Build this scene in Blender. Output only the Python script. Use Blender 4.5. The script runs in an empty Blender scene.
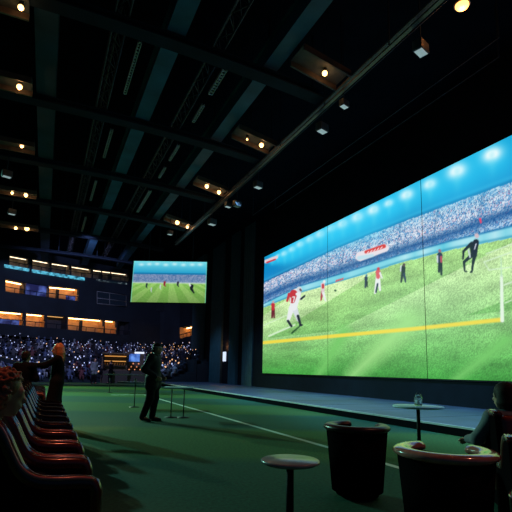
import bpy, bmesh, math, random
import numpy as np
from math import sin, cos, pi, radians, sqrt
from mathutils import Vector, Matrix

random.seed(7)
rng = np.random.default_rng(11)
scn = bpy.context.scene
COL = scn.collection

# ------------------------------------------------------------------ camera, world, big lights, exposure
F = 450.0
SHIFT = 0.092135
CY = 256 + SHIFT * 512
EYE = Vector((0, 0, 1.25))
PSI, TH, RO = radians(24.8414), radians(8.5), radians(1.2)
fwd = Vector((sin(PSI) * cos(TH), cos(PSI) * cos(TH), sin(TH)))
rgt0 = Vector((cos(PSI), -sin(PSI), 0))
up0 = rgt0.cross(fwd)
rgt = rgt0 * cos(RO) + up0 * sin(RO)
upv = -rgt0 * sin(RO) + up0 * cos(RO)
cam_d = bpy.data.cameras.new('camera')
cam = bpy.data.objects.new('camera', cam_d)
COL.objects.link(cam)
cam_d.sensor_width = 36
cam_d.lens = F / 512 * 36
cam_d.shift_y = SHIFT
cam_d.clip_end = 300
M3 = Matrix((rgt, upv, -fwd)).transposed()
cam.matrix_world = Matrix.Translation(EYE) @ M3.to_4x4()
scn.camera = cam

world = bpy.data.worlds.new('world')
scn.world = world
world.use_nodes = True
bg = world.node_tree.nodes['Background']
bg.inputs[0].default_value = (0.07, 0.36, 0.75, 1)
bg.inputs[1].default_value = 0.042

scn.view_settings.view_transform = 'Standard'
scn.view_settings.look = 'None'
scn.view_settings.exposure = 0.0
scn.view_settings.gamma = 1.0
scn.view_settings.use_curve_mapping = False


def spot(name, loc, tgt, energy, color, size, blend=0.6, radius=0.25):
    l = bpy.data.lights.new(name, 'SPOT')
    l.energy = energy; l.color = color; l.spot_size = radians(size); l.spot_blend = blend
    l.shadow_soft_size = radius
    o = bpy.data.objects.new(name, l)
    COL.objects.link(o)
    o.location = loc
    o.rotation_euler = (Vector(tgt) - Vector(loc)).to_track_quat('-Z', 'Y').to_euler()
    return o


def point(name, loc, energy, color, radius=0.06, parent=None):
    l = bpy.data.lights.new(name, 'POINT')
    l.energy = energy; l.color = color; l.shadow_soft_size = radius
    o = bpy.data.objects.new(name, l)
    COL.objects.link(o)
    o.location = loc
    if parent: o.parent = parent
    return o


# unseen fill spots added under the roof to brighten the turf
spot('turf_fill', (-7, 35, 9.3), (3.5, 23, 0), 10500, (0.55, 1.0, 0.58), 62)
spot('turf_fill', (-8, 30, 9.3), (2.0, 15, 0), 9000, (0.30, 1.0, 0.80), 58)
spot('stand_fill', (2, 30, 9.3), (2, 46, 2), 2600, (0.50, 0.52, 1.0), 95)  # added fill that lifts the crowd, no fixture modelled here
for yy in (3.5, 8.0, 13.0, 18.5, 25.0, 33.0):
    spot('stage_blue_fill', (7.6, yy, 9.1), (10.2, yy + 1.0, 0.2), 2100 if yy < 20 else 900, (0.27, 0.60, 1.0), 66)  # blue fill added over the stage deck, separate from the rail fixtures
spot('seat_warm_fill', (0.7, 3.9, 8.2), (-0.2, 3.5, 0.8), 300, (1.0, 0.22, 0.11), 30)  # warm fill added for the near face and seats, hangs from nothing
spot('seat_warm_fill', (-1.2, 7.6, 9.2), (0.15, 10.3, 1.5), 1500, (1.0, 0.36, 0.16), 20)  # second added fill, warms the standing woman's hair
spot('lounge_warm_fill', (6.4, 0.6, 8.5), (3.6, 2.7, 0.4), 240, (1.0, 0.36, 0.22), 40)  # unseen fill added to redden the chair edges


# ------------------------------------------------------------------ helpers
def ray(px, py):
    return fwd + rgt * ((px - 256) / F) - upv * ((py - CY) / F)


def hit(px, py, axis, val):
    d = ray(px, py)
    return EYE + d * ((val - EYE[axis]) / d[axis])


MATS = {}


def mat(name, col, rough=0.6, metal=0.0, emis=None, strength=0.0, var=0.15, scale=8.0, bump=0.0, spec=0.5,
        transmission=0.0, alpha=1.0, coat=0.0):
    if name in MATS: return MATS[name]
    m = bpy.data.materials.new(name)
    m.use_nodes = True
    nt = m.node_tree
    b = nt.nodes['Principled BSDF']
    tc = nt.nodes.new('ShaderNodeTexCoord')
    nz = nt.nodes.new('ShaderNodeTexNoise')
    nz.inputs['Scale'].default_value = scale
    nz.inputs['Detail'].default_value = 4
    nt.links.new(tc.outputs['Object'], nz.inputs['Vector'])
    rp = nt.nodes.new('ShaderNodeValToRGB')
    rp.color_ramp.elements[0].position = 0.3
    rp.color_ramp.elements[1].position = 0.7
    rp.color_ramp.elements[0].color = (*[c * (1 - var) for c in col], 1)
    rp.color_ramp.elements[1].color = (*[min(1, c * (1 + var)) for c in col], 1)
    nt.links.new(nz.outputs['Fac'], rp.inputs['Fac'])
    nt.links.new(rp.outputs['Color'], b.inputs['Base Color'])
    b.inputs['Roughness'].default_value = rough
    b.inputs['Metallic'].default_value = metal
    b.inputs['Specular IOR Level'].default_value = spec
    b.inputs['Transmission Weight'].default_value = transmission
    b.inputs['Coat Weight'].default_value = coat
    if emis:
        b.inputs['Emission Color'].default_value = (*emis, 1)
        b.inputs['Emission Strength'].default_value = strength
    if bump:
        bp = nt.nodes.new('ShaderNodeBump')
        bp.inputs['Strength'].default_value = bump
        nt.links.new(nz.outputs['Fac'], bp.inputs['Height'])
        nt.links.new(bp.outputs['Normal'], b.inputs['Normal'])
    MATS[name] = m
    return m


def link(name, me, m=None, parent=None, loc=None, smooth=False):
    if m is not None:
        for x in (m if isinstance(m, (list, tuple)) else [m]): me.materials.append(x)
    if smooth:
        for p in me.polygons: p.use_smooth = True
    o = bpy.data.objects.new(name, me)
    COL.objects.link(o)
    if parent: o.parent = parent
    if loc is not None: o.location = loc
    return o


class MB:
    """collects shapes and links them as one mesh"""

    def __init__(s): s.v = []; s.f = []; s.sm = []

    def add(s, vs, fs, smooth=False):
        n = len(s.v)
        s.v += [tuple(v) for v in vs]
        for f in fs:
            s.f.append(tuple(i + n for i in f)); s.sm.append(smooth)
        return s

    def box(s, x0, x1, y0, y1, z0, z1, R=None, at=None):
        vs = [Vector((x, y, z)) for x in (x0, x1) for y in (y0, y1) for z in (z0, z1)]
        if R: vs = [R @ v for v in vs]
        if at: vs = [v + Vector(at) for v in vs]
        return s.add(vs, [(0, 1, 3, 2), (4, 6, 7, 5), (0, 4, 5, 1), (2, 3, 7, 6), (0, 2, 6, 4), (1, 5, 7, 3)])

    def rbox(s, x0, x1, y0, y1, z0, z1, r=0.03, seg=3):
        bm = bmesh.new()
        bmesh.ops.create_cube(bm, size=1)
        for v in bm.verts:
            v.co = Vector(((x0 + x1) / 2 + v.co.x * (x1 - x0), (y0 + y1) / 2 + v.co.y * (y1 - y0), (z0 + z1) / 2 + v.co.z * (z1 - z0)))
        bmesh.ops.bevel(bm, geom=bm.edges[:], offset=r, segments=seg, affect='EDGES', profile=0.5)
        bm.verts.index_update()
        s.add([v.co for v in bm.verts], [[v.index for v in f.verts] for f in bm.faces], True)
        bm.free()
        return s

    def tube(s, pts, r, n=8, closed=False, sx=1.0):
        pts = [Vector(p) for p in pts]
        rr = r if isinstance(r, (list, tuple)) else [r] * len(pts)
        vs, fs = [], []
        L = len(pts)
        prev = None
        for i, p in enumerate(pts):
            a = pts[(i - 1) % L] if (closed or i) else p
            b = pts[(i + 1) % L] if (closed or i < L - 1) else p
            t = (b - a).normalized()
            ref = Vector((0, 0, 1)) if abs(t.z) < 0.9 else Vector((1, 0, 0))
            if prev is None:
                u = t.cross(ref).normalized()
            else:
                u = (prev - t * prev.dot(t))
                u = u.normalized() if u.length > 1e-6 else t.cross(ref).normalized()
            prev = u
            w = t.cross(u)
            for k in range(n):
                q = 2 * pi * k / n
                vs.append(p + (u * cos(q) * sx + w * sin(q)) * rr[i])
        for i in range(L if closed else L - 1):
            for k in range(n):
                a = i * n + k; b = i * n + (k + 1) % n
                c = ((i + 1) % L) * n + (k + 1) % n; d = ((i + 1) % L) * n + k
                fs.append((a, b, c, d))
        if not closed:
            fs.append(tuple(range(n))[::-1]); fs.append(tuple((L - 1) * n + k for k in range(n)))
        return s.add(vs, fs, True)

    def lathe(s, prof, n=32, at=(0, 0, 0)):
        vs, fs = [], []
        for (r, z) in prof:
            for k in range(n):
                q = 2 * pi * k / n
                vs.append((at[0] + r * cos(q), at[1] + r * sin(q), at[2] + z))
        for i in range(len(prof) - 1):
            for k in range(n):
                fs.append((i * n + k, i * n + (k + 1) % n, (i + 1) * n + (k + 1) % n, (i + 1) * n + k))
        if prof[0][0] > 1e-4: fs.append(tuple(range(n))[::-1])
        if prof[-1][0] > 1e-4: fs.append(tuple((len(prof) - 1) * n + k for k in range(n)))
        return s.add(vs, fs, True)

    def ball(s, c, r, n=10):
        rx, ry, rz = r if isinstance(r, (tuple, list)) else (r, r, r)
        m = max(4, n // 2 + 1)
        vs, fs = [], []
        for i in range(m + 1):
            t = pi * i / m
            for k in range(n):
                q = 2 * pi * k / n
                vs.append((c[0] + rx * sin(t) * cos(q), c[1] + ry * sin(t) * sin(q), c[2] - rz * cos(t)))
        for i in range(m):
            for k in range(n):
                fs.append((i * n + k, i * n + (k + 1) % n, (i + 1) * n + (k + 1) % n, (i + 1) * n + k))
        return s.add(vs, fs, True)

    def prism(s, poly, y0, y1):
        """poly in (x, z) extruded along y"""
        n = len(poly)
        vs = [(x, y0, z) for x, z in poly] + [(x, y1, z) for x, z in poly]
        fs = [tuple(range(n))[::-1], tuple(range(n, 2 * n))]
        fs += [(i, (i + 1) % n, n + (i + 1) % n, n + i) for i in range(n)]
        return s.add(vs, fs)

    def mesh(s, name):
        me = bpy.data.meshes.new(name)
        me.from_pydata(s.v, [], s.f)
        me.polygons.foreach_set('use_smooth', s.sm)
        bm = bmesh.new(); bm.from_mesh(me)
        bmesh.ops.remove_doubles(bm, verts=bm.verts, dist=1e-5)
        bmesh.ops.recalc_face_normals(bm, faces=bm.faces)
        bm.to_mesh(me); bm.free()
        return me

    def build(s, name, m, parent=None, loc=None):
        return link(name, s.mesh(name), m, parent, loc)


def tag(o, label=None, cat=None, group=None, kind=None):
    if label: o['label'] = label
    if cat: o['category'] = cat
    if group: o['group'] = group
    if kind: o['kind'] = kind
    return o


def thing(name, label, cat, loc=(0, 0, 0), rz=0.0, group=None):
    o = bpy.data.objects.new(name, None)
    COL.objects.link(o)
    o.location = loc; o.rotation_euler = (0, 0, rz)
    o.empty_display_size = 0.1
    return tag(o, label, cat, group)


def struct(name, mb, m):
    return tag(mb.build(name, m), kind='structure')


def kids(o): return [c for c in bpy.data.objects if c.parent == o]


def copy_tree(o, parent=None):
    c = o.copy()
    COL.objects.link(c)
    if parent: c.parent = parent
    for ch in kids(o): copy_tree(ch, c)
    return c


# signed-distance bodies -> one continuous mesh by surface nets
def surface_net(d, org, res):
    nx, ny, nz = d.shape
    acc = np.zeros((nx - 1, ny - 1, nz - 1, 3), np.float32)
    cnt = np.zeros((nx - 1, ny - 1, nz - 1), np.float32)

    def sl(o): return d[o[0]:nx - 1 + o[0], o[1]:ny - 1 + o[1], o[2]:nz - 1 + o[2]]
    for ax in range(3):
        for b in range(4):
            o0 = [0, 0, 0]
            oth = [i for i in range(3) if i != ax]
            o0[oth[0]] = b & 1; o0[oth[1]] = b >> 1
            o1 = list(o0); o1[ax] = 1
            A, B = sl(o0), sl(o1)
            m = (A < 0) != (B < 0)
            t = np.where(m, A / np.where(m, A - B, 1), 0)
            for c in range(3):
                acc[..., c] += m * (o0[c] + (t if c == ax else 0))
            cnt += m
    act = cnt > 0
    idx = -np.ones(act.shape, np.int64)
    idx[act] = np.arange(act.sum())
    ii = np.argwhere(act)
    V = (ii + acc[act] / cnt[act][:, None]) * res + np.array(org)
    Fs = []
    for ax in range(3):
        u, v = (ax + 1) % 3, (ax + 2) % 3
        s0 = [slice(None)] * 3; s1 = [slice(None)] * 3
        s0[ax] = slice(0, -1); s1[ax] = slice(1, None)
        A, B = d[tuple(s0)] < 0, d[tuple(s1)] < 0
        ch = A != B
        e = np.argwhere(ch)
        ok = (e[:, u] > 0) & (e[:, v] > 0) & (e[:, u] < d.shape[u] - 1) & (e[:, v] < d.shape[v] - 1)
        e = e[ok]
        fl = A[tuple(e.T)]

        def cell(du, dv):
            q = e.copy(); q[:, u] += du; q[:, v] += dv
            return idx[tuple(q.T)]
        Q = np.stack([cell(-1, -1), cell(0, -1), cell(0, 0), cell(-1, 0)], 1)
        Q[~fl] = Q[~fl][:, ::-1]
        Fs.append(Q)
    return V, np.concatenate(Fs)


def sdf(name, prims, res, m, parent=None, k=0.02, noise=0.0):
    lo = np.full(3, 1e9); hi = np.full(3, -1e9)
    boxes = []
    for p in prims:
        if p[0] == 'c':
            a, b, ra, rb = np.array(p[1], float), np.array(p[2], float), p[3], p[4]
            l = np.minimum(a - ra, b - rb); h = np.maximum(a + ra, b + rb)
        else:
            c = np.array(p[1], float); r = max(p[2]); l = c - r; h = c + r
        boxes.append((l, h))
        if p[0][0] != '-': lo = np.minimum(lo, l); hi = np.maximum(hi, h)
    pad = 3 * res + 0.5 * k
    org = lo - pad
    n = np.ceil((hi + pad - org) / res).astype(int) + 1
    D = np.full(n, 0.5, np.float32)
    axs = [org[i] + np.arange(n[i]) * res for i in range(3)]
    for p, (l, h) in zip(prims, boxes):
        q = k * 1.2 + 4 * res
        i0 = np.clip(((l - q - org) / res).astype(int), 0, n - 1); i1 = np.clip(((h + q - org) / res).astype(int) + 1, 1, n)
        X, Y, Z = np.meshgrid(*[axs[i][i0[i]:i1[i]] for i in range(3)], indexing='ij')
        P = np.stack([X, Y, Z], -1)
        if p[0] == 'c':
            a, b, ra, rb = np.array(p[1], float), np.array(p[2], float), p[3], p[4]
            ba = b - a
            t = np.clip(((P - a) @ ba) / max(1e-9, ba @ ba), 0, 1)
            dd = np.linalg.norm(P - a - t[..., None] * ba, axis=-1) - (ra + (rb - ra) * t)
        else:
            r = np.array(p[2], float)
            q_ = P - np.array(p[1], float)
            if len(p) > 3 and p[3] is not None: q_ = q_ @ np.array(p[3])      # columns = local axes
            kk = np.linalg.norm(q_ / r, axis=-1)
            k2 = np.linalg.norm(q_ / (r * r), axis=-1)
            dd = np.where(k2 > 1e-6, kk * (kk - 1) / np.maximum(k2, 1e-6), -r.min())
        S = tuple(slice(i0[i], i1[i]) for i in range(3))
        o = D[S]
        if p[0][0] == '-':
            D[S] = np.maximum(o, -dd)
        else:
            hh = np.maximum(k - np.abs(o - dd), 0) / k
            D[S] = np.minimum(o, dd) - hh * hh * k * 0.25
    V, Q = surface_net(D, org, res)
    me = bpy.data.meshes.new(name)
    me.from_pydata(V.tolist(), [], Q.tolist())
    return link(name, me, m, parent, smooth=True)


# ------------------------------------------------------------------ materials
def turf_mat():
    m = bpy.data.materials.new('turf'); m.use_nodes = True
    nt = m.node_tree; N = nt.nodes; L = nt.links
    b = N['Principled BSDF']
    geo = N.new('ShaderNodeNewGeometry')
    sep = N.new('ShaderNodeSeparateXYZ'); L.new(geo.outputs['Position'], sep.inputs[0])

    def math_(op, a, b_=None):
        n = N.new('ShaderNodeMath'); n.operation = op
        for i, x in enumerate((a, b_)):
            if x is None: continue
            if isinstance(x, (int, float)): n.inputs[i].default_value = x
            else: L.new(x, n.inputs[i])
        return n.outputs[0]
    X, Y = sep.outputs[0], sep.outputs[1]
    along = math_('ADD', math_('MULTIPLY', X, 0.42), math_('MULTIPLY', Y, 0.907))
    w = math_('SINE', math_('MULTIPLY', along, 2 * pi / 6.6))
    st = N.new('ShaderNodeMapRange'); L.new(w, st.inputs[0])
    st.inputs[1].default_value = -0.25; st.inputs[2].default_value = 0.25
    mix = N.new('ShaderNodeMix'); mix.data_type = 'RGBA'
    mix.inputs['A'].default_value = (0.012, 0.082, 0.052, 1)
    mix.inputs['B'].default_value = (0.042, 0.125, 0.034, 1)
    L.new(st.outputs[0], mix.inputs['Factor'])
    nz = N.new('ShaderNodeTexNoise'); nz.inputs['Scale'].default_value = 26; nz.inputs['Detail'].default_value = 5
    L.new(geo.outputs['Position'], nz.inputs['Vector'])
    nr = N.new('ShaderNodeMapRange'); L.new(nz.outputs['Fac'], nr.inputs[0])
    nr.inputs[1].default_value = 0.3; nr.inputs[2].default_value = 0.7; nr.inputs[3].default_value = 0.6; nr.inputs[4].default_value = 1.35
    mul = N.new('ShaderNodeMix'); mul.data_type = 'RGBA'; mul.blend_type = 'MULTIPLY'
    mul.inputs['Factor'].default_value = 1
    L.new(mix.outputs['Result'], mul.inputs['A'])
    L.new(nr.outputs[0], mul.inputs['B'])
    ln = math_('LESS_THAN', math_('ABSOLUTE', math_('SUBTRACT', X, 4.43)), 0.055)
    ln = math_('MULTIPLY', ln, math_('LESS_THAN', Y, 22))
    ln2 = math_('LESS_THAN', math_('ABSOLUTE', math_('SUBTRACT', Y, 21.95)), 0.07)
    ln2 = math_('MULTIPLY', ln2, math_('MULTIPLY', math_('GREATER_THAN', X, 2.9), math_('LESS_THAN', X, 4.48)))
    ln = math_('MAXIMUM', ln, ln2)
    fin = N.new('ShaderNodeMix'); fin.data_type = 'RGBA'
    L.new(ln, fin.inputs['Factor']); L.new(mul.outputs['Result'], fin.inputs['A'])
    fin.inputs['B'].default_value = (0.62, 0.72, 0.66, 1)
    L.new(fin.outputs['Result'], b.inputs['Base Color'])
    b.inputs['Roughness'].default_value = 0.8
    b.inputs['Specular IOR Level'].default_value = 0.2
    bp = N.new('ShaderNodeBump'); bp.inputs['Strength'].default_value = 0.35
    L.new(nz.outputs['Fac'], bp.inputs['Height']); L.new(bp.outputs['Normal'], b.inputs['Normal'])
    return m


def picture_mat(name, strength):
    """a lit display: its picture is stored per vertex of the panel"""
    m = bpy.data.materials.new(name); m.use_nodes = True
    nt = m.node_tree; N = nt.nodes
    b = N['Principled BSDF']
    at = N.new('ShaderNodeVertexColor'); at.layer_name = 'picture'
    b.inputs['Base Color'].default_value = (0.005, 0.005, 0.006, 1)
    b.inputs['Roughness'].default_value = 0.4
    b.inputs['Specular IOR Level'].default_value = 0.1
    nt.links.new(at.outputs['Color'], b.inputs['Emission Color'])
    b.inputs['Emission Strength'].default_value = strength
    return m


def led_mat(name, c0, c1, strength, scale, thr=0.5):
    """glowing display with an unreadable broken pattern"""
    m = bpy.data.materials.new(name); m.use_nodes = True
    nt = m.node_tree; N = nt.nodes; L = nt.links
    b = N['Principled BSDF']
    tc = N.new('ShaderNodeTexCoord')
    nz = N.new('ShaderNodeTexNoise'); nz.inputs['Scale'].default_value = scale; nz.inputs['Detail'].default_value = 3
    L.new(tc.outputs['Object'], nz.inputs['Vector'])
    rp = N.new('ShaderNodeValToRGB')
    rp.color_ramp.elements[0].position = thr - 0.12; rp.color_ramp.elements[1].position = thr + 0.16
    rp.color_ramp.elements[0].color = (*c0, 1); rp.color_ramp.elements[1].color = (*c1, 1)
    L.new(nz.outputs['Fac'], rp.inputs['Fac'])
    L.new(rp.outputs['Color'], b.inputs['Emission Color'])
    b.inputs['Emission Strength'].default_value = strength
    b.inputs['Base Color'].default_value = (0.01, 0.01, 0.015, 1)
    return m


M_WALL = mat('dark wall paint', (0.005, 0.008, 0.014), 0.9, scale=2, spec=0.1)
M_PIL = mat('dark teal drape', (0.030, 0.085, 0.110), 0.7, scale=3)
M_DECK = mat('black roof deck', (0.004, 0.006, 0.010), 0.95, scale=1.5, spec=0.0)
M_GIRD = mat('teal painted steel', (0.012, 0.080, 0.145), 0.75, scale=1.2, var=0.3)
M_GIRD2 = mat('slate painted steel', (0.010, 0.030, 0.055), 0.75, scale=1.2, var=0.3)
M_RIB = mat('dark painted steel', (0.006, 0.014, 0.026), 0.8, scale=1.5, var=0.3, spec=0.15)
M_STEEL = mat('grey galvanised steel', (0.03, 0.035, 0.045), 0.55, 0.3, scale=9, var=0.35)
M_TRAY = mat('pale perforated steel', (0.30, 0.31, 0.33), 0.5, 0.2, scale=30, var=0.5)
M_BRONZE = mat('bronze coated steel', (0.09, 0.07, 0.06), 0.4, 0.4, scale=6, var=0.3)
M_PANEL = mat('grey brown soffit panel', (0.045, 0.050, 0.055), 0.6, scale=5, var=0.3)
M_BULB = mat('warm bulb', (0.9, 0.7, 0.4), 0.4, emis=(1.0, 0.52, 0.17), strength=5.5)
M_BLACK = mat('black plastic', (0.006, 0.007, 0.010), 0.7, spec=0.15)
M_STAGE = mat('dark stage deck', (0.055, 0.085, 0.155), 0.5, scale=1.1, var=0.22)
M_STEDGE = mat('pale stage nosing', (0.5, 0.54, 0.6), 0.4, scale=3)
M_STFACE = mat('black stage skirt', (0.006, 0.008, 0.012), 0.9, spec=0.0)
M_CONC = mat('dark blue concrete', (0.012, 0.022, 0.036), 0.85, scale=0.8, var=0.25)
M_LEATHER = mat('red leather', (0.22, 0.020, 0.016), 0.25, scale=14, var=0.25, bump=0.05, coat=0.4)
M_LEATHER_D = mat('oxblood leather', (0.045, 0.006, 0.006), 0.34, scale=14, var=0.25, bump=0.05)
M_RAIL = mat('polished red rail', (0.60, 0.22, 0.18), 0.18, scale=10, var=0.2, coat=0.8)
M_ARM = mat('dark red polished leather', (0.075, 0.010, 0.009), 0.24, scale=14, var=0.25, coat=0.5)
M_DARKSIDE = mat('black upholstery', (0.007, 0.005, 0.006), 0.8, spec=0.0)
M_SKIN = mat('skin', (0.46, 0.25, 0.17), 0.5, scale=20, var=0.08)
M_COAT = mat('black wool', (0.005, 0.005, 0.008), 0.9, scale=30, spec=0.1)
M_JACKET = mat('navy jacket cloth', (0.008, 0.010, 0.018), 0.75, scale=30, spec=0.25)
M_TROUS = mat('dark trousers cloth', (0.006, 0.007, 0.010), 0.85, scale=30, spec=0.15)
M_SHOE = mat('black shoe leather', (0.010, 0.010, 0.010), 0.35)
M_HAIRG = mat('ginger hair', (0.44, 0.15, 0.055), 0.42, scale=60, var=0.4, bump=0.3)
M_HAIRB = mat('dark brown hair', (0.018, 0.011, 0.010), 0.65, spec=0.2, scale=60, var=0.4, bump=0.3)
M_HAIRA = mat('auburn curls', (0.30, 0.095, 0.05), 0.5, scale=60, var=0.4, bump=0.3)
M_GREY = mat('grey knit', (0.16, 0.18, 0.21), 0.8, scale=40, bump=0.2)
M_WHITE = mat('pale shirt cloth', (0.55, 0.56, 0.60), 0.7, scale=30)
M_TOP = mat('pale table top', (0.60, 0.80, 0.95), 0.45, scale=6, var=0.06, spec=0.2)
M_DTOP = mat('dark table top', (0.10, 0.11, 0.12), 0.22, scale=6)
M_GLASS = mat('clear glass', (0.9, 0.95, 0.97), 0.04, transmission=0.9, var=0.0)
M_ORANGE = mat('orange suite wall', (0.72, 0.37, 0.12), 0.7, scale=1.5, var=0.22)
M_WARMSTRIP = mat('warm light strip', (1, 0.8, 0.5), 0.4, emis=(1.0, 0.56, 0.21), strength=9.5)
M_WHITESTRIP = mat('soft white light strip', (1, 0.9, 0.8), 0.4, emis=(1.0, 0.74, 0.48), strength=2.6)
M_LEDC = led_mat('cyan ribbon display', (0.0, 0.045, 0.085), (0.12, 0.58, 0.80), 1.0, 3.2, 0.46)
M_LEDB = led_mat('blue lounge display', (0.006, 0.008, 0.07), (0.10, 0.16, 0.55), 0.8, 1.3, 0.55)
M_LEDF = led_mat('faint ribbon display', (0.002, 0.008, 0.012), (0.25, 0.32, 0.36), 0.9, 4.5, 0.62)

# ------------------------------------------------------------------ setting
RX, WX = 12.65, 12.95     # side wall
struct('floor', MB().box(-16, 40, -6, 70, -0.1, 0), turf_mat())
struct('ceiling', MB().box(-16, 13.2, -6, 70, 11.6, 11.8), M_DECK)
struct('wall_right', MB().box(RX, WX, -6, 41, 0, 11.6), M_WALL)
# shallow drape panels at the far end of the wall
for i, (y0, y1, d) in enumerate(((27.6, 29.4, 0.10), (30.2, 31.6, 0.22), (33.4, 36.2, 0.16), (38.0, 41.0, 0.30))):
    w = MB()
    n = max(4, int((y1 - y0) / 0.16))
    pl = [(RX - d * (0.75 + 0.25 * cos(k * pi)), y0 + (y1 - y0) * k / n) for k in range(n + 1)]
    for k in range(n):
        (xa, ya), (xb, yb) = pl[k], pl[k + 1]
        w.add([(xa, ya, 0.2), (xb, yb, 0.2), (xb, yb, 11.6), (xa, ya, 11.6), (RX, ya, 0.2), (RX, yb, 0.2), (RX, yb, 11.6), (RX, ya, 11.6)],
              [(0, 1, 2, 3), (0, 3, 7, 4), (1, 5, 6, 2)])
    struct('trim_%d' % (i + 1), w, M_PIL)

# roof steel
GIR = [(-0.66, 0.56, M_GIRD2, 'slate blue box girder straight above the red seat row'),
       (2.45, 0.50, M_GIRD, 'teal box girder between the two lattice trusses'),
       (5.30, 0.46, M_GIRD, 'teal box girder along the inner ends of the warm lamp trays')]
for x, w, m, lab in GIR:
    t = thing('roof_girder', lab, 'beam', (x, 24, 10.0), 0)
    g = MB().box(-w / 2, w / 2, -20, 17, 0.0, 0.05).box(-w / 2, w / 2, -20, 17, 0.62, 0.67)
    g.box(-w * 0.32, w * 0.32, -20, 17, 0.05, 0.62)
    g.build('girder_body', m, t)
    for k in range(8): MB().box(-0.03, 0.03, -18 + k * 4.8, -17.9 + k * 4.8, 0.67, 1.58).build('hanger', M_RIB, t)
RIBY = (10.4, 15.0, 20.0, 25.2, 30.8, 36.5)
RIBL = ['dark cross beam over the topmost warm lamp tray', 'dark cross beam second nearest overhead',
        'dark cross beam third nearest overhead', 'dark cross beam fourth nearest overhead',
        'dark cross beam beyond the last lamp trays', 'dark cross beam closest to the far stand']
for y, lab in zip(RIBY, RIBL):
    t = thing('cross_beam', lab, 'beam', (0, y + 0.45, 9.485))
    g = MB()
    xs = [-11 + k * 0.95 for k in range(20)]
    def zc(x): return 0.30 - 0.0075 * (x - 1.0) ** 2 if x > 1 else 0.30 - 0.0015 * (x - 1) ** 2
    for a, b in zip(xs[:-1], xs[1:]):
        for (y0, y1, z0, z1) in ((-0.22, 0.22, 0, 0.04), (-0.06, 0.06, 0.04, 0.17), (-0.22, 0.22, 0.17, 0.21)):
            g.add([(x, yy, zz + zc(x)) for x in (a, b) for yy in (y0, y1) for zz in (z0, z1)],
                  [(0, 1, 3, 2), (4, 6, 7, 5), (0, 4, 5, 1), (2, 3, 7, 6), (0, 2, 6, 4), (1, 5, 7, 3)])
    g.build('beam_body', M_RIB, t)
    for x in (-8, -4.5, 0.3, 3.1, 6.8): MB().box(x - 0.03, x + 0.03, -0.03, 0.03, 0.21 + zc(x), 2.1).build('hanger', M_RIB, t)

for x, lab in ((1.06, 'slim lattice truss between the slate girder and the first teal girder'),
               (3.66, 'slim lattice truss between the two teal girders')):
    t = thing('lattice_truss', lab, 'truss', (x, 20, 10.06))
    for (dx, dz) in ((-0.17, 0), (0.17, 0), (0, 0.36)):
        MB().tube([(dx, -14, dz), (dx, 18, dz)], 0.035, 6).build('chord', M_STEEL, t)
    z = MB()
    for k in range(64):
        a, b = -14 + k * 0.5, -13.5 + k * 0.5
        s = 1 if k % 2 else -1
        z.tube([(-0.17 * s, a, 0), (0.17 * s, b, 0)], 0.014, 5)
        z.tube([(-0.17, a, 0), (0, (a + b) / 2, 0.36), (-0.17, b, 0)], 0.014, 5)
        z.tube([(0.17, a, 0), (0, (a + b) / 2, 0.36), (0.17, b, 0)], 0.014, 5)
    z.build('lattice', M_STEEL, t)
    for k in range(7): MB().box(-0.02, 0.02, -13 + k * 5, -12.96 + k * 5, 0.36, 1.52).build('hanger', M_RIB, t)

# cable trays beside the trusses
def cable_tray(x, y0, y1, lab, m=M_TRAY, w=0.10):
    t = thing('cable_tray', lab, 'cable tray', (x, (y0 + y1) / 2, 9.8), 0, None)
    L = (y1 - y0) / 2
    g = MB().box(-w / 2, -w / 2 + 0.02, -L, L, 0, 0.09).box(w / 2 - 0.02, w / 2, -L, L, 0, 0.09)
    n = int((y1 - y0) / 0.13)
    for k in range(n + 1): g.box(-w / 2 + 0.02, w / 2 - 0.02, -L + k * 2 * L / n - 0.03, -L + k * 2 * L / n + 0.03, 0.01, 0.03)
    g.build('grating', m, t)
    for q in (-0.7, 0.7): MB().box(-0.01, 0.01, L * q, L * q + 0.02, 0.03, 1.78).build('hanger', M_RIB, t)

cable_tray(1.62, 11.2, 13.7, 'long pale perforated cable tray in the nearest bay of the left truss')
cable_tray(1.55, 16.2, 18.6, 'pale cable tray in the second bay of the left truss')
cable_tray(1.50, 21.3, 24.0, 'pale cable tray in the third bay of the left truss')
cable_tray(1.50, 27.0, 30.0, 'faint cable tray in the far bay of the left truss')
cable_tray(4.05, 11.0, 12.5, 'frayed looking cable tray high in the nearest bay of the right truss', w=0.14)
cable_tray(4.05, 13.2, 14.3, 'short bright cable tray below the frayed looking one')
cable_tray(4.05, 16.2, 17.6, 'cable tray in the upper part of the second bay of the right truss')
cable_tray(4.05, 18.4, 19.5, 'short bright cable tray in the second bay of the right truss')
cable_tray(4.02, 21.3, 24.6, 'long pale cable tray in the third bay of the right truss', w=0.14)

# service rail with bronze face beside the lamp trays
t = thing('service_rail', 'long bronze service rail along the outer ends of the lamp trays', 'rail', (7.2, 18, 9.3))
for z in (0, 0.16): MB().box(-0.05, 0.05, -14, 10.4, z, z + 0.05).build('rail_bar', M_BRONZE, t)
MB().tube([(0.12, -14, 0.03), (0.12, 10.4, 0.03)], 0.018, 6).build('conduit', M_STEEL, t)
for k in range(9): MB().box(-0.015, 0.015, -13 + k * 2.9, -12.97 + k * 2.9, 0.05, 2.28).build('hanger', M_RIB, t)

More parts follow.
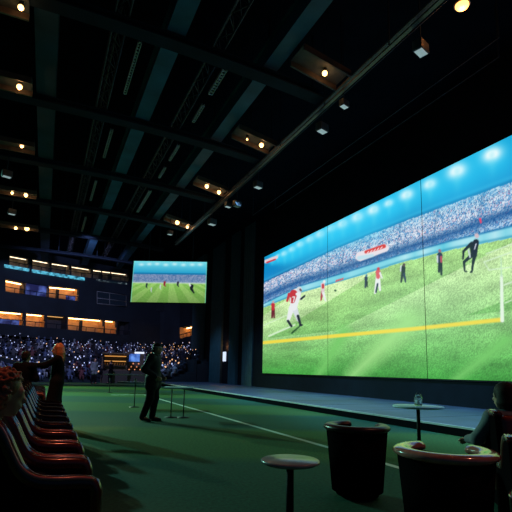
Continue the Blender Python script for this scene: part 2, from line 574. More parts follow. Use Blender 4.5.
# lamp trays: a soffit panel between two channels with warm bulbs
WARM = (1.0, 0.50, 0.20)
def lamp_tray(x0, x1, y, z, bulbs, lab, power=16, glow=0.6, slope=0.2):
    t = thing('lamp_tray', lab, 'lamp', ((x0 + x1) / 2, y, z))
    L = (x1 - x0) / 2
    K = slope

    def lean(mb): mb.v = [(x, yy, zz - K * x) for x, yy, zz in mb.v]; return mb
    lean(MB().box(-L, L, -0.36, 0.36, 0.14, 0.17)).build('soffit_panel', M_PANEL, t)
    for s in (-1, 1):
        lean(MB().box(-L, L, s * 0.36 - 0.03, s * 0.36 + 0.03, -0.02, 0.17)).build('channel', M_BRONZE, t)
    for sx in (-1, 1): MB().box(sx * (L - 0.04) - 0.015, sx * (L - 0.04) + 0.015, -0.02, 0.02, 0.17 - K * sx * L, 11.58 - z).build('hanger', M_RIB, t)
    for (bx, by, br) in bulbs:
        s = MB().lathe([(0.05, 0.14), (0.05, 0.06), (0.035, 0.05)], 14, (bx - (x0 + x1) / 2, by, -K * (bx - (x0 + x1) / 2))).build('socket', M_BRONZE, t)
        MB().ball((bx - (x0 + x1) / 2, by, -K * (bx - (x0 + x1) / 2)), 0.075 * br, 12).build('bulb', M_BULB, s)
        point('bulb_light', (bx - (x0 + x1) / 2, by, -0.10 - K * (bx - (x0 + x1) / 2)), power * 0.5 * br * br * glow, WARM, 0.05, t)

lamp_tray(5.60, 7.12, 9.75, 9.6, [(6.5, 0.0, 1.0)], 'warm lamp tray with a single bulb, nearest along the bronze rail', 15)
lamp_tray(5.60, 7.12, 14.2, 9.6, [(6.66, 0.0, 1.1), (6.1, 0.05, 0.5)], 'warm lamp tray with one bright and one faint bulb, second along the bronze rail', 15)
lamp_tray(5.60, 7.12, 19.0, 9.6, [(6.16, 0.0, 1.2), (6.8, 0.1, 1.2)], 'warm lamp tray with two close bulbs, third along the bronze rail', 18)
lamp_tray(5.60, 7.12, 24.7, 9.6, [(6.31, 0.0, 1.6), (6.95, 0.1, 1.1)], 'warm lamp tray with two bulbs at the far end of the bronze rail', 22)
lamp_tray(-3.6, -1.02, 11.0, 9.6, [(-1.18, 0.0, 0.9)], 'warm lamp tray with orange bulb, nearest above the red seat row', 12, slope=0.0)
lamp_tray(-3.6, -1.02, 14.45, 9.6, [(-1.36, 0.0, 1.1)], 'warm lamp tray with one bright bulb, second above the red seat row', 13, slope=0.0)
lamp_tray(-3.8, -1.02, 18.8, 9.6, [(-1.46, -0.2, 0.9)], 'warm lamp tray with flattened orange bulb, third above the red seat row', 11, slope=0.0)
lamp_tray(-4.2, -1.02, 24.15, 9.6, [(-1.5, 0.0, 1.2), (-2.1, 0.0, 0.9)], 'warm lamp tray with two bulbs, fourth above the red seat row', 17, slope=0.0)
lamp_tray(-4.6, -1.02, 30.3, 9.6, [(-1.64, 0.0, 1.8), (-2.26, 0.2, 1.2)], 'warm lamp tray with two bulbs, farthest above the red seat row', 22, slope=0.0)

t = thing('dome_downlight', 'glowing amber dome downlight near the roof corner above the video wall', 'lamp', (8.03, 6.42, 9.6))
MB().lathe([(0.03, 2.0), (0.03, 0.2), (0.16, 0.16), (0.18, 0.05), (0.16, 0.05)], 20).build('housing', M_BRONZE, t)
MB().ball((0, 0, 0.04), (0.15, 0.15, 0.10), 16).build('lens', mat('amber lens', (0.9, 0.5, 0.2), 0.4, emis=(1.0, 0.40, 0.10), strength=4), t)
point('bulb_light', (0, 0, -0.16), 26, (1.0, 0.34, 0.10), 0.08, t)

# small stage spots hanging along the service rail
def rail_spot(x, y, z, s, lab, lit=0.0, rz=0.3):
    t = thing('stage_spot', lab, 'spotlight', (x, y, z), rz)
    MB().box(-0.012, 0.012, -0.012, 0.012, 0.12 * s, 11.6 - z).build('drop_rod', M_RIB, t)
    MB().rbox(-0.16 * s, 0.16 * s, -0.10 * s, 0.10 * s, -0.10 * s, 0.12 * s, 0.02 * s).build('housing', M_STEEL, t)
    m = mat('pale lamp face', (0.5, 0.6, 0.65), 0.4, emis=(0.62, 0.80, 0.88), strength=0.30) if lit else M_TRAY
    MB().box(-0.12 * s, 0.12 * s, -0.08 * s, 0.08 * s, -0.112 * s, -0.098 * s).build('lamp_face', m, t)

rail_spot(7.59, 7.27, 9.0, 1.2, 'grey boxy stage spot under the amber dome downlight', 1)
rail_spot(7.48, 11.38, 9.0, 1.2, 'small white faced stage spot off the rail between the first two lamp trays', 1)
rail_spot(7.57, 16.40, 9.0, 1.2, 'small white faced stage spot off the rail between the second and third lamp trays', 1)
rail_spot(7.32, 9.98, 9.0, 0.9, 'tiny pale stage spot just beside the nearest lamp tray', 1)
rail_spot(7.30, 19.18, 9.0, 1.0, 'tiny pale stage spot hanging by the third lamp tray', 1)
rail_spot(7.63, 18.86, 9.0, 1.2, 'small boxy stage spot paired with the tiny pale one by the third lamp tray', 0)
rail_spot(7.47, 21.91, 9.0, 1.4, 'small stage spot between the third and farthest lamp trays', 1)
rail_spot(5.92, 24.74, 8.95, 1.0, 'pinprick stage spot hanging below the farthest lamp tray', 1)
rail_spot(-2.01, 20.21, 9.0, 1.2, 'small pale stage spot below the flattened orange bulb', 1)
rail_spot(-2.12, 25.33, 9.0, 1.2, 'small pale stage spot below the fourth seat row lamp tray', 1)

for x, y0, y1, lab in ((10.1, 7.0, 22.5, 'upper of two thin steel cables crossing the black roof above the video wall'),
                       (10.75, 7.5, 21.0, 'lower of two thin steel cables crossing the black roof above the video wall')):
    t = thing('steel_cable', lab, 'cable', (x, (y0 + y1) / 2, 10.0))
    MB().tube([(0, (y0 - y1) / 2, 0), (0, (y1 - y0) / 2, 0)], 0.012, 6).build('wire', M_STEEL, t)
    for q in ((y0 - y1) / 2, (y1 - y0) / 2 - 0.03): MB().box(-0.02, 0.02, q, q + 0.03, 0, 1.599).build('anchor', M_RIB, t)

# stage along the video wall
t = thing('stage_platform', 'low dark stage platform running along the foot of the video wall', 'stage', (10.2, 18, 0))
MB().box(-2.35, 2.44, -24, 23, 0.15, 0.20).build('deck', M_STAGE, t)
MB().box(-2.40, -2.35, -24, 23, 0.165, 0.205).build('nosing', M_STEDGE, t)
MB().box(-2.36, -2.32, -24, 23, 0.0, 0.165).build('skirt', M_STFACE, t)
g = MB()
for k in range(24): g.box(-2.35, 2.44, -23.5 + 2 * k, -23.488 + 2 * k, 0.2, 0.2025)
g.build('deck_joint', M_STFACE, t)

# ------------------------------------------------------------------ video wall
def s2l(c):
    c = np.asarray(c, float) / 255.0
    return np.where(c <= 0.04045, c / 12.92, ((c + 0.055) / 1.055) ** 2.4)


SX = 12.56                 # plane of the display
YA, YB = 25.95, 4.5        # far and near end of the wall
ZB, ZT = 1.09, 8.63
# column spacing follows viewing distance so that the picture's grain is even along the wall
cols = [YA]
while cols[-1] > YB:
    y = cols[-1]
    cols.append(y - 0.62 * (y * y + SX * SX) / (SX * F) * 1.0)
cols = np.array(cols)
rows = np.linspace(ZB, ZT, 250)


def W(px, py):
    p = hit(px, py, 0, SX)
    return p.y, p.z


def curve(pts):
    q = sorted(W(*p) for p in pts)
    ys = np.array([a for a, _ in q]); zs = np.array([b for _, b in q])
    def f(y):
        r = np.interp(y, ys, zs)
        lo = (zs[1] - zs[0]) / (ys[1] - ys[0])
        r = np.where(y < ys[0], zs[0] + (y - ys[0]) * lo, r)
        hi_ = (zs[-1] - zs[-2]) / (ys[-1] - ys[-2])
        return np.where(y > ys[-1], zs[-1] + (y - ys[-1]) * hi_, r)
    return f


class Picture:
    def __init__(s, U, V, at):
        s.U, s.V = U, V
        s.C = np.zeros(U.shape + (3,))
        s.at = at                   # picture point -> panel coordinates

    def put(s, m, col):
        m = np.clip(m, 0, 1)[..., None]
        s.C = s.C * (1 - m) + np.asarray(col, float) * m

    def local(s, cx, cy):
        u0, v0 = s.at(cx, cy); u1, v1 = s.at(cx + 1, cy); u2, v2 = s.at(cx, cy + 1)
        J = np.array([[u1 - u0, u2 - u0], [v1 - v0, v2 - v0]])
        Ji = np.linalg.inv(J)
        du, dv = s.U - u0, s.V - v0
        return Ji[0, 0] * du + Ji[0, 1] * dv, Ji[1, 0] * du + Ji[1, 1] * dv

    def cap(s, a, b, r0, r1, col, soft=0.6):
        x, y = s.local(*a)
        d = np.array([b[0] - a[0], b[1] - a[1]], float)
        t = np.clip((x * d[0] + y * d[1]) / max(1e-6, d @ d), 0, 1)
        q = np.hypot(x - t * d[0], y - t * d[1]) - (r0 + (r1 - r0) * t)
        s.put(0.5 - q / soft, col)

    def glow(s, c, rx, ry, col, amt=1.0, ang=0.0):
        x, y = s.local(*c)
        x, y = x * cos(ang) + y * sin(ang), -x * sin(ang) + y * cos(ang)
        s.put(amt * np.exp(-(x / rx) ** 2 - (y / ry) ** 2), col)


def smooth_noise(shape, a, b):
    n0 = rng.random((shape[0] // a + 3, shape[1] // b + 3))
    i = np.arange(shape[0]) / a; j = np.arange(shape[1]) / b
    i0 = i.astype(int); j0 = j.astype(int)
    fi = (i - i0)[:, None]; fj = (j - j0)[None, :]
    g = lambda p, q: n0[np.ix_(i0 + p, j0 + q)]
    return (g(0, 0) * (1 - fi) + g(1, 0) * fi) * (1 - fj) + (g(0, 1) * (1 - fi) + g(1, 1) * fi) * fj


def paint_wall():
    U, V = np.meshgrid(cols, rows, indexing='ij')
    P = Picture(U, V, W)
    sh = U.shape
    top_crowd = curve([(263, 283), (300, 266), (338, 248), (372, 234), (440, 208), (512, 182)])
    low_crowd = curve([(263, 297), (300, 281), (338, 270), (372, 258), (440, 237), (512, 211)])
    board_t = curve([(263, 304), (300, 286), (350, 271), (400, 255), (450, 241), (512, 226)])
    board_b = curve([(263, 308), (300, 293), (350, 279), (400, 263), (450, 250), (512, 238)])
    roof = curve([(265, 257), (512, 136)])
    tc, lc, bt, bb, rf = (f(U) for f in (top_crowd, low_crowd, board_t, board_b, roof))
    # sky / upper stand in haze
    f = np.clip((rf - V) / (rf - tc), 0, 1)[..., None]
    P.C = np.array([18, 158, 214]) * (1 - f) + np.array([6, 116, 186]) * f
    P.C = P.C * (0.9 + 0.2 * smooth_noise(sh, 40, 40))[..., None]
    # rim of the stand
    P.put(np.exp(-((V - tc - 0.04) / 0.05) ** 2) * 0.55, (4, 60, 120))
    P.put(np.exp(-((V - tc - 0.16) / 0.06) ** 2) * 0.35, (60, 190, 225))
    P.put(np.exp(-((V - tc) / 0.5) ** 2) * 0.30, (90, 180, 220))
    # crowd
    inc = (V < tc) & (V > bt)
    n = rng.random(sh); n2 = rng.random(sh) * 0.6 + 0.4 * smooth_noise(sh, 3, 3)
    crowd = np.array([100, 152, 202]) * np.ones(sh + (1,))
    lightn = np.clip((n2 - 0.38) / 0.25, 0, 1)[..., None]
    crowd = crowd * (1 - lightn) + np.array([232, 234, 244]) * lightn
    crowd = np.where((n < 0.05)[..., None], np.array([222, 150, 176]), crowd)
    crowd = np.where(((n > 0.05) & (n < 0.17))[..., None], np.array([52, 84, 136]), crowd)
    k = np.clip(1 - np.abs(V - lc) / (0.18 + 0.010 * U), 0, 1)
    crowd = crowd * (1 - 0.75 * k[..., None]) + np.array([12, 74, 140]) * 0.75 * k[..., None]
    low = ((V < lc))[..., None]
    crowd = np.where(low, crowd * np.array([0.80, 0.92, 0.98]), crowd)
    P.C = np.where(inc[..., None], crowd, P.C)
    aisle = np.abs(((U + 0.25 * V) / 1.9) % 1 - 0.5) > 0.47
    P.put(inc * aisle * 0.25, (20, 70, 130))
    # advertising boards
    inb = (V <= bt) & (V > bb)
    bn = smooth_noise(sh, 14, 300)
    board = np.array([84, 196, 220]) * (1 - bn[..., None]) + np.array([196, 236, 244]) * bn[..., None]
    P.C = np.where(inb[..., None], board, P.C)
    P.put(np.exp(-((V - bt) / 0.04) ** 2) * 0.8, (20, 110, 170))
    P.put(np.exp(-((V - bb - 0.05) / 0.05) ** 2) * 0.5, (14, 120, 160))
    # field: pale far away, saturated near the lower edge
    fld = V <= bb
    g = (np.clip((bb - V) / (bb - ZB), 0, 1) ** 1.4)[..., None]
    c = np.array([204, 234, 172]) * (1 - g) + np.array([66, 156, 64]) * g
    c2 = np.array([164, 210, 132]) * (1 - g) + np.array([50, 136, 56]) * g
    yl = curve([(260, 343), (340, 335.5), (412, 329), (501, 319.7)])(U)
    st = (np.sin((V - ZB) * 1.9 + U * 0.42 + 1.0) > 0)
    st = st & (V > yl + 0.25)
    c = np.where(st[..., None], c2, c)
    c = c * (0.85 + 0.30 * rng.random(sh)[..., None]) * (0.88 + 0.24 * smooth_noise(sh, 24, 8)[..., None])
    P.C = np.where(fld[..., None], c, P.C)
    # pale diagonal sweep, shaded right corner
    for a, b in (((352, 376), (400, 330)), ((318, 376), (342, 336)), ((455, 380), (500, 345))):
        P.cap(a, b, 5, 9, (158, 220, 134), 16) if a[0] == 352 else P.cap(a, b, 3, 5, (118, 200, 104), 10)
    # yellow line and white lines
    w = 0.045 + 0.0022 * U
    P.put((0.5 - (np.abs(V - yl) - w) / 0.05) * (U > W(502, 320)[0]), (238, 218, 74))
    P.cap((501.5, 276), (502.2, 320), 1.4, 1.9, (228, 244, 226), 1.0)
    P.cap((501, 258), (501.5, 276), 0.5, 0.8, (190, 226, 190), 1.0)
    for a, b, r in (((269, 336), (292, 326), 0.8), ((484, 262), (512, 252), 0.6), ((484, 262), (489, 270), 0.5), ((489, 270), (512, 267), 0.6),
                    ((262, 326), (292, 313), 0.4), ((486, 254), (512, 244), 0.5), ((504, 285), (512, 282), 0.7), ((505, 303), (512, 300), 0.5)):
        P.cap(a, b, r, r, (212, 238, 204), 0.9)
    # floodlights
    for x, y, r in ((272, 258.5, 1.2), (278, 255.5, 1.6), (284.6, 253.3, 3.0), (292.5, 249, 3.2), (300.7, 244, 3.6), (310.6, 239, 4.0), (321, 233.7, 4.6), (332, 228, 4.2),
                    (343, 223.4, 5.2), (358, 216.8, 5.8), (374, 209.6, 5.6), (389, 203, 4.2), (407, 194.5, 6.0), (430, 184, 6.0), (457, 170.8, 8.0), (492, 154.5, 8.0)):
        P.glow((x, y + 2.5), r * 3.4, r * 3.0, (50, 206, 248), 0.85)
        P.glow((x, y), r * 1.2, r * 0.8, (246, 255, 255), 1.25, -0.45)
        P.glow((x, y + 5), r * 0.5, r * 1.6, (110, 222, 240), 0.35)
    # red and white banner over the stand, lettering too blurred to read
    P.cap((360, 256.5), (383, 248.5), 4.6, 3.6, (232, 224, 232), 0.9)
    P.cap((366, 252), (383, 246.5), 1.6, 1.9, (214, 62, 66), 0.8)
    for i in range(5):
        P.cap((367 + i * 3.4, 253.2 - i * 1.15), (368.6 + i * 3.4, 251.6 - i * 1.15), 0.45, 0.45, (246, 220, 222), 0.5)
    P.cap((359, 258), (372, 255.5), 2.0, 1.4, (190, 222, 236), 1.2)
    for i in range(4): P.cap((336 + i * 2, 281.5 - i * .6), (337 + i * 2, 280 - i * .6), 0.6, 0.6, (214, 80, 90), 0.6)
    P.cap((266, 261.5), (276, 257.5), 1.8, 1.5, (226, 208, 216), 0.8)
    P.cap((267, 262.5), (275, 259.5), 0.8, 0.7, (206, 52, 66), 0.7)
    # players
    WH, RD, DK, SK, NV = (232, 236, 238), (196, 48, 62), (26, 34, 52), (150, 96, 84), (36, 48, 84)
    cap = P.cap
    cap((292, 333), (301, 325), 0.9, 0.5, (34, 78, 44), 1.0)
    cap((291.5, 308), (288, 321), 2.9, 1.6, WH); cap((288, 321), (291.3, 326), 1.3, 1.2, DK)
    cap((294.5, 308), (298.6, 320), 3.0, 1.7, (214, 222, 228)); cap((298, 316), (300.5, 325), 1.4, 1.2, DK); cap((300, 325), (302, 325), 1.0, 0.9, DK)
    cap((296, 293.5), (293.3, 307), 4.9, 3.8, WH); cap((293.6, 293.5), (292.2, 300.5), 3.8, 2.8, RD)
    cap((290.5, 298), (290.5, 302), 0.5, 0.5, WH, .5); cap((292.6, 297), (294.6, 297), 0.5, 0.5, WH, .5); cap((294.6, 297), (293.4, 302), 0.5, 0.5, WH, .5)
    cap((289, 294), (287.2, 301), 1.3, 1.0, RD); cap((297, 294), (301, 299), 1.4, 1.1, WH); cap((301, 299), (304.5, 296), 1.0, 0.9, DK)
    cap((299.2, 289), (299.6, 289.8), 2.5, 2.5, (210, 214, 222)); cap((300.2, 289.5), (301, 290.5), 1.0, 0.9, (90, 70, 80))
    cap((272.7, 309), (272, 317.5), 1.3, 0.8, (106, 34, 50)); cap((273.8, 309), (274.2, 317.5), 1.2, 0.8, (106, 34, 50))
    cap((273, 304.5), (273, 309), 1.9, 1.5, RD); cap((273.2, 301.8), (273.2, 302.2), 1.1, 1.1, (190, 170, 176))
    cap((322.5, 291), (321, 300), 1.4, 0.8, (176, 60, 74)); cap((323, 292), (325.5, 300.5), 1.4, 0.8, WH)
    cap((322.8, 284.5), (322.8, 290.5), 2.0, 1.7, (224, 200, 208)); cap((323, 285), (323, 287.5), 1.2, 1.2, RD); cap((324.2, 281.5), (324.3, 281.8), 1.3, 1.3, WH)
    cap((377.4, 277), (375, 293), 1.7, 1.0, WH); cap((378.6, 277), (380, 290), 1.6, 1.0, WH); cap((377.6, 284), (376, 292), 0.9, 0.9, NV)
    cap((378, 272), (378, 277), 2.4, 1.9, (218, 86, 104)); cap((378.4, 268.6), (378.4, 269), 1.4, 1.4, (206, 52, 76)); cap((380, 273), (382, 278), 0.9, 0.7, WH)
    cap((366, 278), (366, 281), 1.7, 1.4, NV); cap((365.6, 282), (365.2, 287.5), 1.0, 0.7, NV); cap((366.8, 282), (367, 286.5), 1.0, 0.7, DK); cap((366.4, 275.4), (366.4, 275.6), 1.0, 1.0, (70, 120, 160))
    cap((403, 268), (403.2, 273), 2.5, 1.9, DK); cap((402.4, 274), (401.2, 282), 1.3, 0.8, DK); cap((404, 274), (405.6, 281.6), 1.3, 0.8, NV)
    cap((404, 264.6), (404, 265), 1.4, 1.4, (90, 70, 80)); cap((401, 266), (400.6, 271), .7, .6, (210, 220, 226))
    cap((439.8, 255), (440, 263), 2.7, 2.1, NV); cap((441, 257), (441.4, 262), 1.2, 1.0, (176, 70, 96)); cap((439.4, 264), (438.8, 272), 1.4, 0.9, DK); cap((441, 264), (441.4, 274.5), 1.5, 1.0, DK)
    cap((439.6, 250.6), (439.8, 251), 1.5, 1.5, (150, 110, 130)); cap((437.4, 256), (437.6, 262), .8, .7, (208, 216, 224))
    cap((472.5, 245), (474, 255), 3.4, 3.0, DK); cap((476, 242), (475, 252), 3.0, 2.4, (24, 30, 56)); cap((471, 244), (463.6, 251), 1.8, 1.2, DK); cap((463.6, 251), (463, 259), 1.2, 0.9, DK)
    cap((471, 256), (464, 262), 2.0, 1.4, DK); cap((464, 262), (464.6, 270.5), 1.3, 0.9, DK); cap((464.6, 271), (466.6, 271.6), .9, .8, DK)
    cap((474.5, 256), (473, 263), 1.9, 1.4, DK); cap((473, 263), (472, 271), 1.3, 1.0, DK); cap((472, 271.6), (470.6, 272), .9, .9, DK)
    cap((476.6, 235.4), (477, 236.2), 2.1, 2.0, (208, 186, 196)); cap((468.5, 250), (470, 257), .9, .8, (196, 212, 214))
    cap((476, 244), (474.6, 249), .6, .5, (196, 204, 220)); cap((480, 219), (481, 222.5), 1.2, 0.9, (224, 70, 110))
    cap((335, 290.4), (335.6, 290.8), 0.9, 0.9, (40, 76, 60)); 
    return s2l(np.clip(P.C, 0, 255))


def grid_mesh(name, X, C):
    """X: (n, m, 3) points, C: (n, m, 3) linear colours"""
    n, m = X.shape[:2]
    me = bpy.data.meshes.new(name)
    idx = np.arange(n * m).reshape(n, m)
    Q = np.stack([idx[:-1, :-1], idx[:-1, 1:], idx[1:, 1:], idx[1:, :-1]], -1).reshape(-1, 4)
    me.from_pydata(X.reshape(-1, 3).tolist(), [], Q.tolist())
    ca = me.color_attributes.new('picture', 'FLOAT_COLOR', 'POINT')
    ca.data.foreach_set('color', np.concatenate([C.reshape(-1, 3), np.ones((n * m, 1))], 1).astype(np.float32).ravel())
    return me


M_PIC = picture_mat('video wall picture', 1.0)
wallC = paint_wall()
t = thing('video_wall', 'huge wall sized video screen showing a bright green football field with players', 'screen', (SX, 15, 0.9))
MB().box(0.02, 0.09, YB - 15 - 0.05, YA - 15 + 0.05, ZB - 0.95, ZT - 0.85).build('backing_frame', M_BLACK, t)
seams = [YA + 0.1, 18.62, 12.28, 4.0]
for a, b in zip(seams[:-1], seams[1:]):
    ids = np.where((cols <= a - 0.012) & (cols >= b + 0.012))[0]
    yy = cols[ids].copy()
    if a < YA: yy[0] = a - 0.014
    yy[-1] = max(yy[-1], b + 0.014) if b < YB else b + 0.014
    X = np.zeros((len(ids), len(rows), 3))
    X[..., 1] = yy[:, None] - 15
    X[..., 2] = rows[None, :] - 0.9
    link('screen_panel', grid_mesh('screen_panel', X, wallC[ids]), M_PIC, t)

# hanging screen over the far stand
TVA, TVB = hit(134, 261, 1, 30.0), hit(207, 262, 1, 27.8)
TVC, TVD = hit(130.5, 302, 1, 30.0), hit(205.5, 303, 1, 27.8)


def paint_tv():
    n, m = 150, 84
    u = np.linspace(0, 1, n)[:, None] * np.ones((1, m)); v = np.linspace(0, 1, m)[None, :] * np.ones((n, 1))
    P = Picture(u * 75, v * 41, lambda x, y: (x, 41 - y))
    sky = np.array([26, 150, 190]); C = np.ones((n, m, 1)) * sky
    f = np.clip((1 - v) / 0.34, 0, 1)[..., None]
    C = np.array([120, 226, 240]) * (1 - f) + np.array([24, 150, 200]) * f
    cr = (v < 0.68) & (v > 0.47)
    nn = rng.random((n, m)) * .6 + .4 * smooth_noise((n, m), 3, 3)
    cc = np.array([50, 96, 150])[None, None] * (1 - nn[..., None]) + np.array([170, 178, 206])[None, None] * nn[..., None]
    C = np.where(cr[..., None], cc, C)
    fl = v <= 0.47
    g = np.clip((0.47 - v) / 0.47, 0, 1)[..., None]
    ang = (u - 0.5) / (0.62 - v + 0.12)
    s = (np.sin(ang * 16) > 0)[..., None]
    fc = np.where(s, np.array([160, 212, 112]), np.array([136, 196, 92])) * (1 - 0.25 * g) * (0.92 + 0.16 * rng.random((n, m))[..., None])
    C = np.where(fl[..., None], fc, C)
    P.C = C
    P.put(np.exp(-((v - 0.475) / 0.02) ** 2) * 0.7, (200, 220, 214))
    P.put(np.exp(-((v - 0.70) / 0.02) ** 2) * 0.6, (10, 90, 150))
    for x in (8, 16, 24, 33, 42, 51, 60, 68): P.glow((x, 3 + 0.4 * sin(x)), 2.8, 1.5, (214, 246, 250), 0.8)
    for x, y, c, r in ((15, 24, (40, 60, 60), 1.0), (33, 22, (150, 40, 60), 1.2), (46.5, 22, (40, 40, 60), 1.1), (29, 25, (200, 210, 214), .7), (60.5, 25.5, (20, 26, 36), 1.9), (20, 28, (190, 200, 200), .7)):
        P.cap((x, y - 1), (x - .3, y + 1.6), r, r * .7, c); P.cap((x, y + 1.6), (x + r * .7, y + 3), r * .5, r * .4, c)
    P.cap((60.5, 28), (63, 31), 1.0, .7, (20, 26, 36)); P.cap((59, 24), (58, 22), .8, .6, (225, 228, 232))
    P.put(0.6 * ((u < 0.012) | (u > 0.988)), (120, 220, 200))
    return s2l(np.clip(P.C, 0, 255))


tvC = paint_tv()
mid = (TVA + TVB + TVC + TVD) / 4
t = thing('hanging_screen', 'small hanging video screen with green field in front of the far stand', 'screen', mid)
n, m = tvC.shape[:2]
uu = np.linspace(0, 1, n)[:, None, None]; vv = np.linspace(0, 1, m)[None, :, None]
A, B, C_, D_ = (np.array(q - mid) for q in (TVA, TVB, TVC, TVD))
X = (C_ * (1 - uu) + D_ * uu) * (1 - vv) + (A * (1 - uu) + B * uu) * vv
link('display', grid_mesh('display', X, tvC), picture_mat('hanging screen picture', 0.95), t)
nrm = (TVB - TVA).cross(TVA - TVC).normalized()
if nrm.dot(EYE - mid) < 0: nrm = -nrm
g = MB()
co = [TVA, TVB, TVD, TVC]
cen = mid
fr = [(c - cen) * 1.035 - nrm * 0.02 for c in co]; bk = [(c - cen) * 1.035 - nrm * 0.16 for c in co]
g.add(fr + bk, [(0, 1, 2, 3), (7, 6, 5, 4), (0, 4, 5, 1), (1, 5, 6, 2), (2, 6, 7, 3), (3, 7, 4, 0)])
g.build('housing', M_BLACK, t)
g = MB()
for q in (0.2, 0.8):
    p = TVA.lerp(TVB, q) - mid - nrm * 0.1
    g.tube([(p.x, p.y, p.z), (p.x, p.y, 11.6 - mid.z)], 0.03, 6)
g.build('hanging_rod', M_RIB, t)

# wall lamp on the drape end of the side wall
t = thing('wall_sconce', 'small white wall lamp with amber uplight on the dark side wall', 'lamp', (12.40, 32.2, 2.30))
MB().rbox(-0.10, 0.02, -0.22, 0.22, -0.42, 0.30, 0.03).build('lamp_body', mat('white lamp glass', (0.8, 0.85, 0.95), 0.4, emis=(0.72, 0.80, 1.0), strength=1.0), t)
MB().box(-0.08, 0.25, -0.2, 0.2, -0.5, -0.42).box(-0.08, 0.25, -0.2, 0.2, 0.30, 0.34).build('bracket', M_BLACK, t)
point('uplight', (12.47, 32.45, 3.0), 16, (1.0, 0.34, 0.10), 0.05)


# ------------------------------------------------------------------ far stand
LOW = [(-9, 43.0), (-3.7, 44.2), (1.8, 46.2), (7.9, 48.5), (11.5, 50.0), (13.2, 48.4), (14.1, 43.0), (14.9, 37)]
UPP = LOW


def on_line(poly, px, py):
    d = ray(px, py)
    for a, b in zip(poly[:-1], poly[1:]):
        ex, ey = b[0] - a[0], b[1] - a[1]
        det = d.x * (-ey) + ex * d.y
        if abs(det) < 1e-9: continue
        tt = (a[0] * (-ey) + ex * a[1]) / det
        ss = (d.x * a[1] - d.y * a[0]) / det
        if 0 <= ss <= 1 and tt > 0:
            return Vector((d.x * tt, d.y * tt, EYE.z + d.z * tt))
    return None


def band(poly, z0, z1, depth, mb=None):
    mb = mb or MB()
    off = []
    for i, p in enumerate(poly):
        a = Vector(poly[max(0, i - 1)]); b = Vector(poly[min(len(poly) - 1, i + 1)])
        tdir = (b - a).normalized()
        off.append((p[0] - tdir.y * depth, p[1] + tdir.x * depth))
    for (a, b, c, d) in zip(poly[:-1], poly[1:], off[1:], off[:-1]):
        mb.add([(q[0], q[1], z) for z in (z0, z1) for q in (a, b, c, d)],
               [(3, 2, 1, 0), (4, 5, 6, 7), (0, 1, 5, 4), (1, 2, 6, 5), (2, 3, 7, 6), (3, 0, 4, 7)])
    return mb


def shift_line(poly, depth):
    off = []
    for i, p in enumerate(poly):
        a = Vector(poly[max(0, i - 1)]); b = Vector(poly[min(len(poly) - 1, i + 1)])
        tdir = (b - a).normalized()
        off.append((p[0] - tdir.y * depth, p[1] + tdir.x * depth))
    return off


struct('wall_far', band(shift_line(LOW, 2.6), 2.6, 11.6, 0.3), M_CONC)


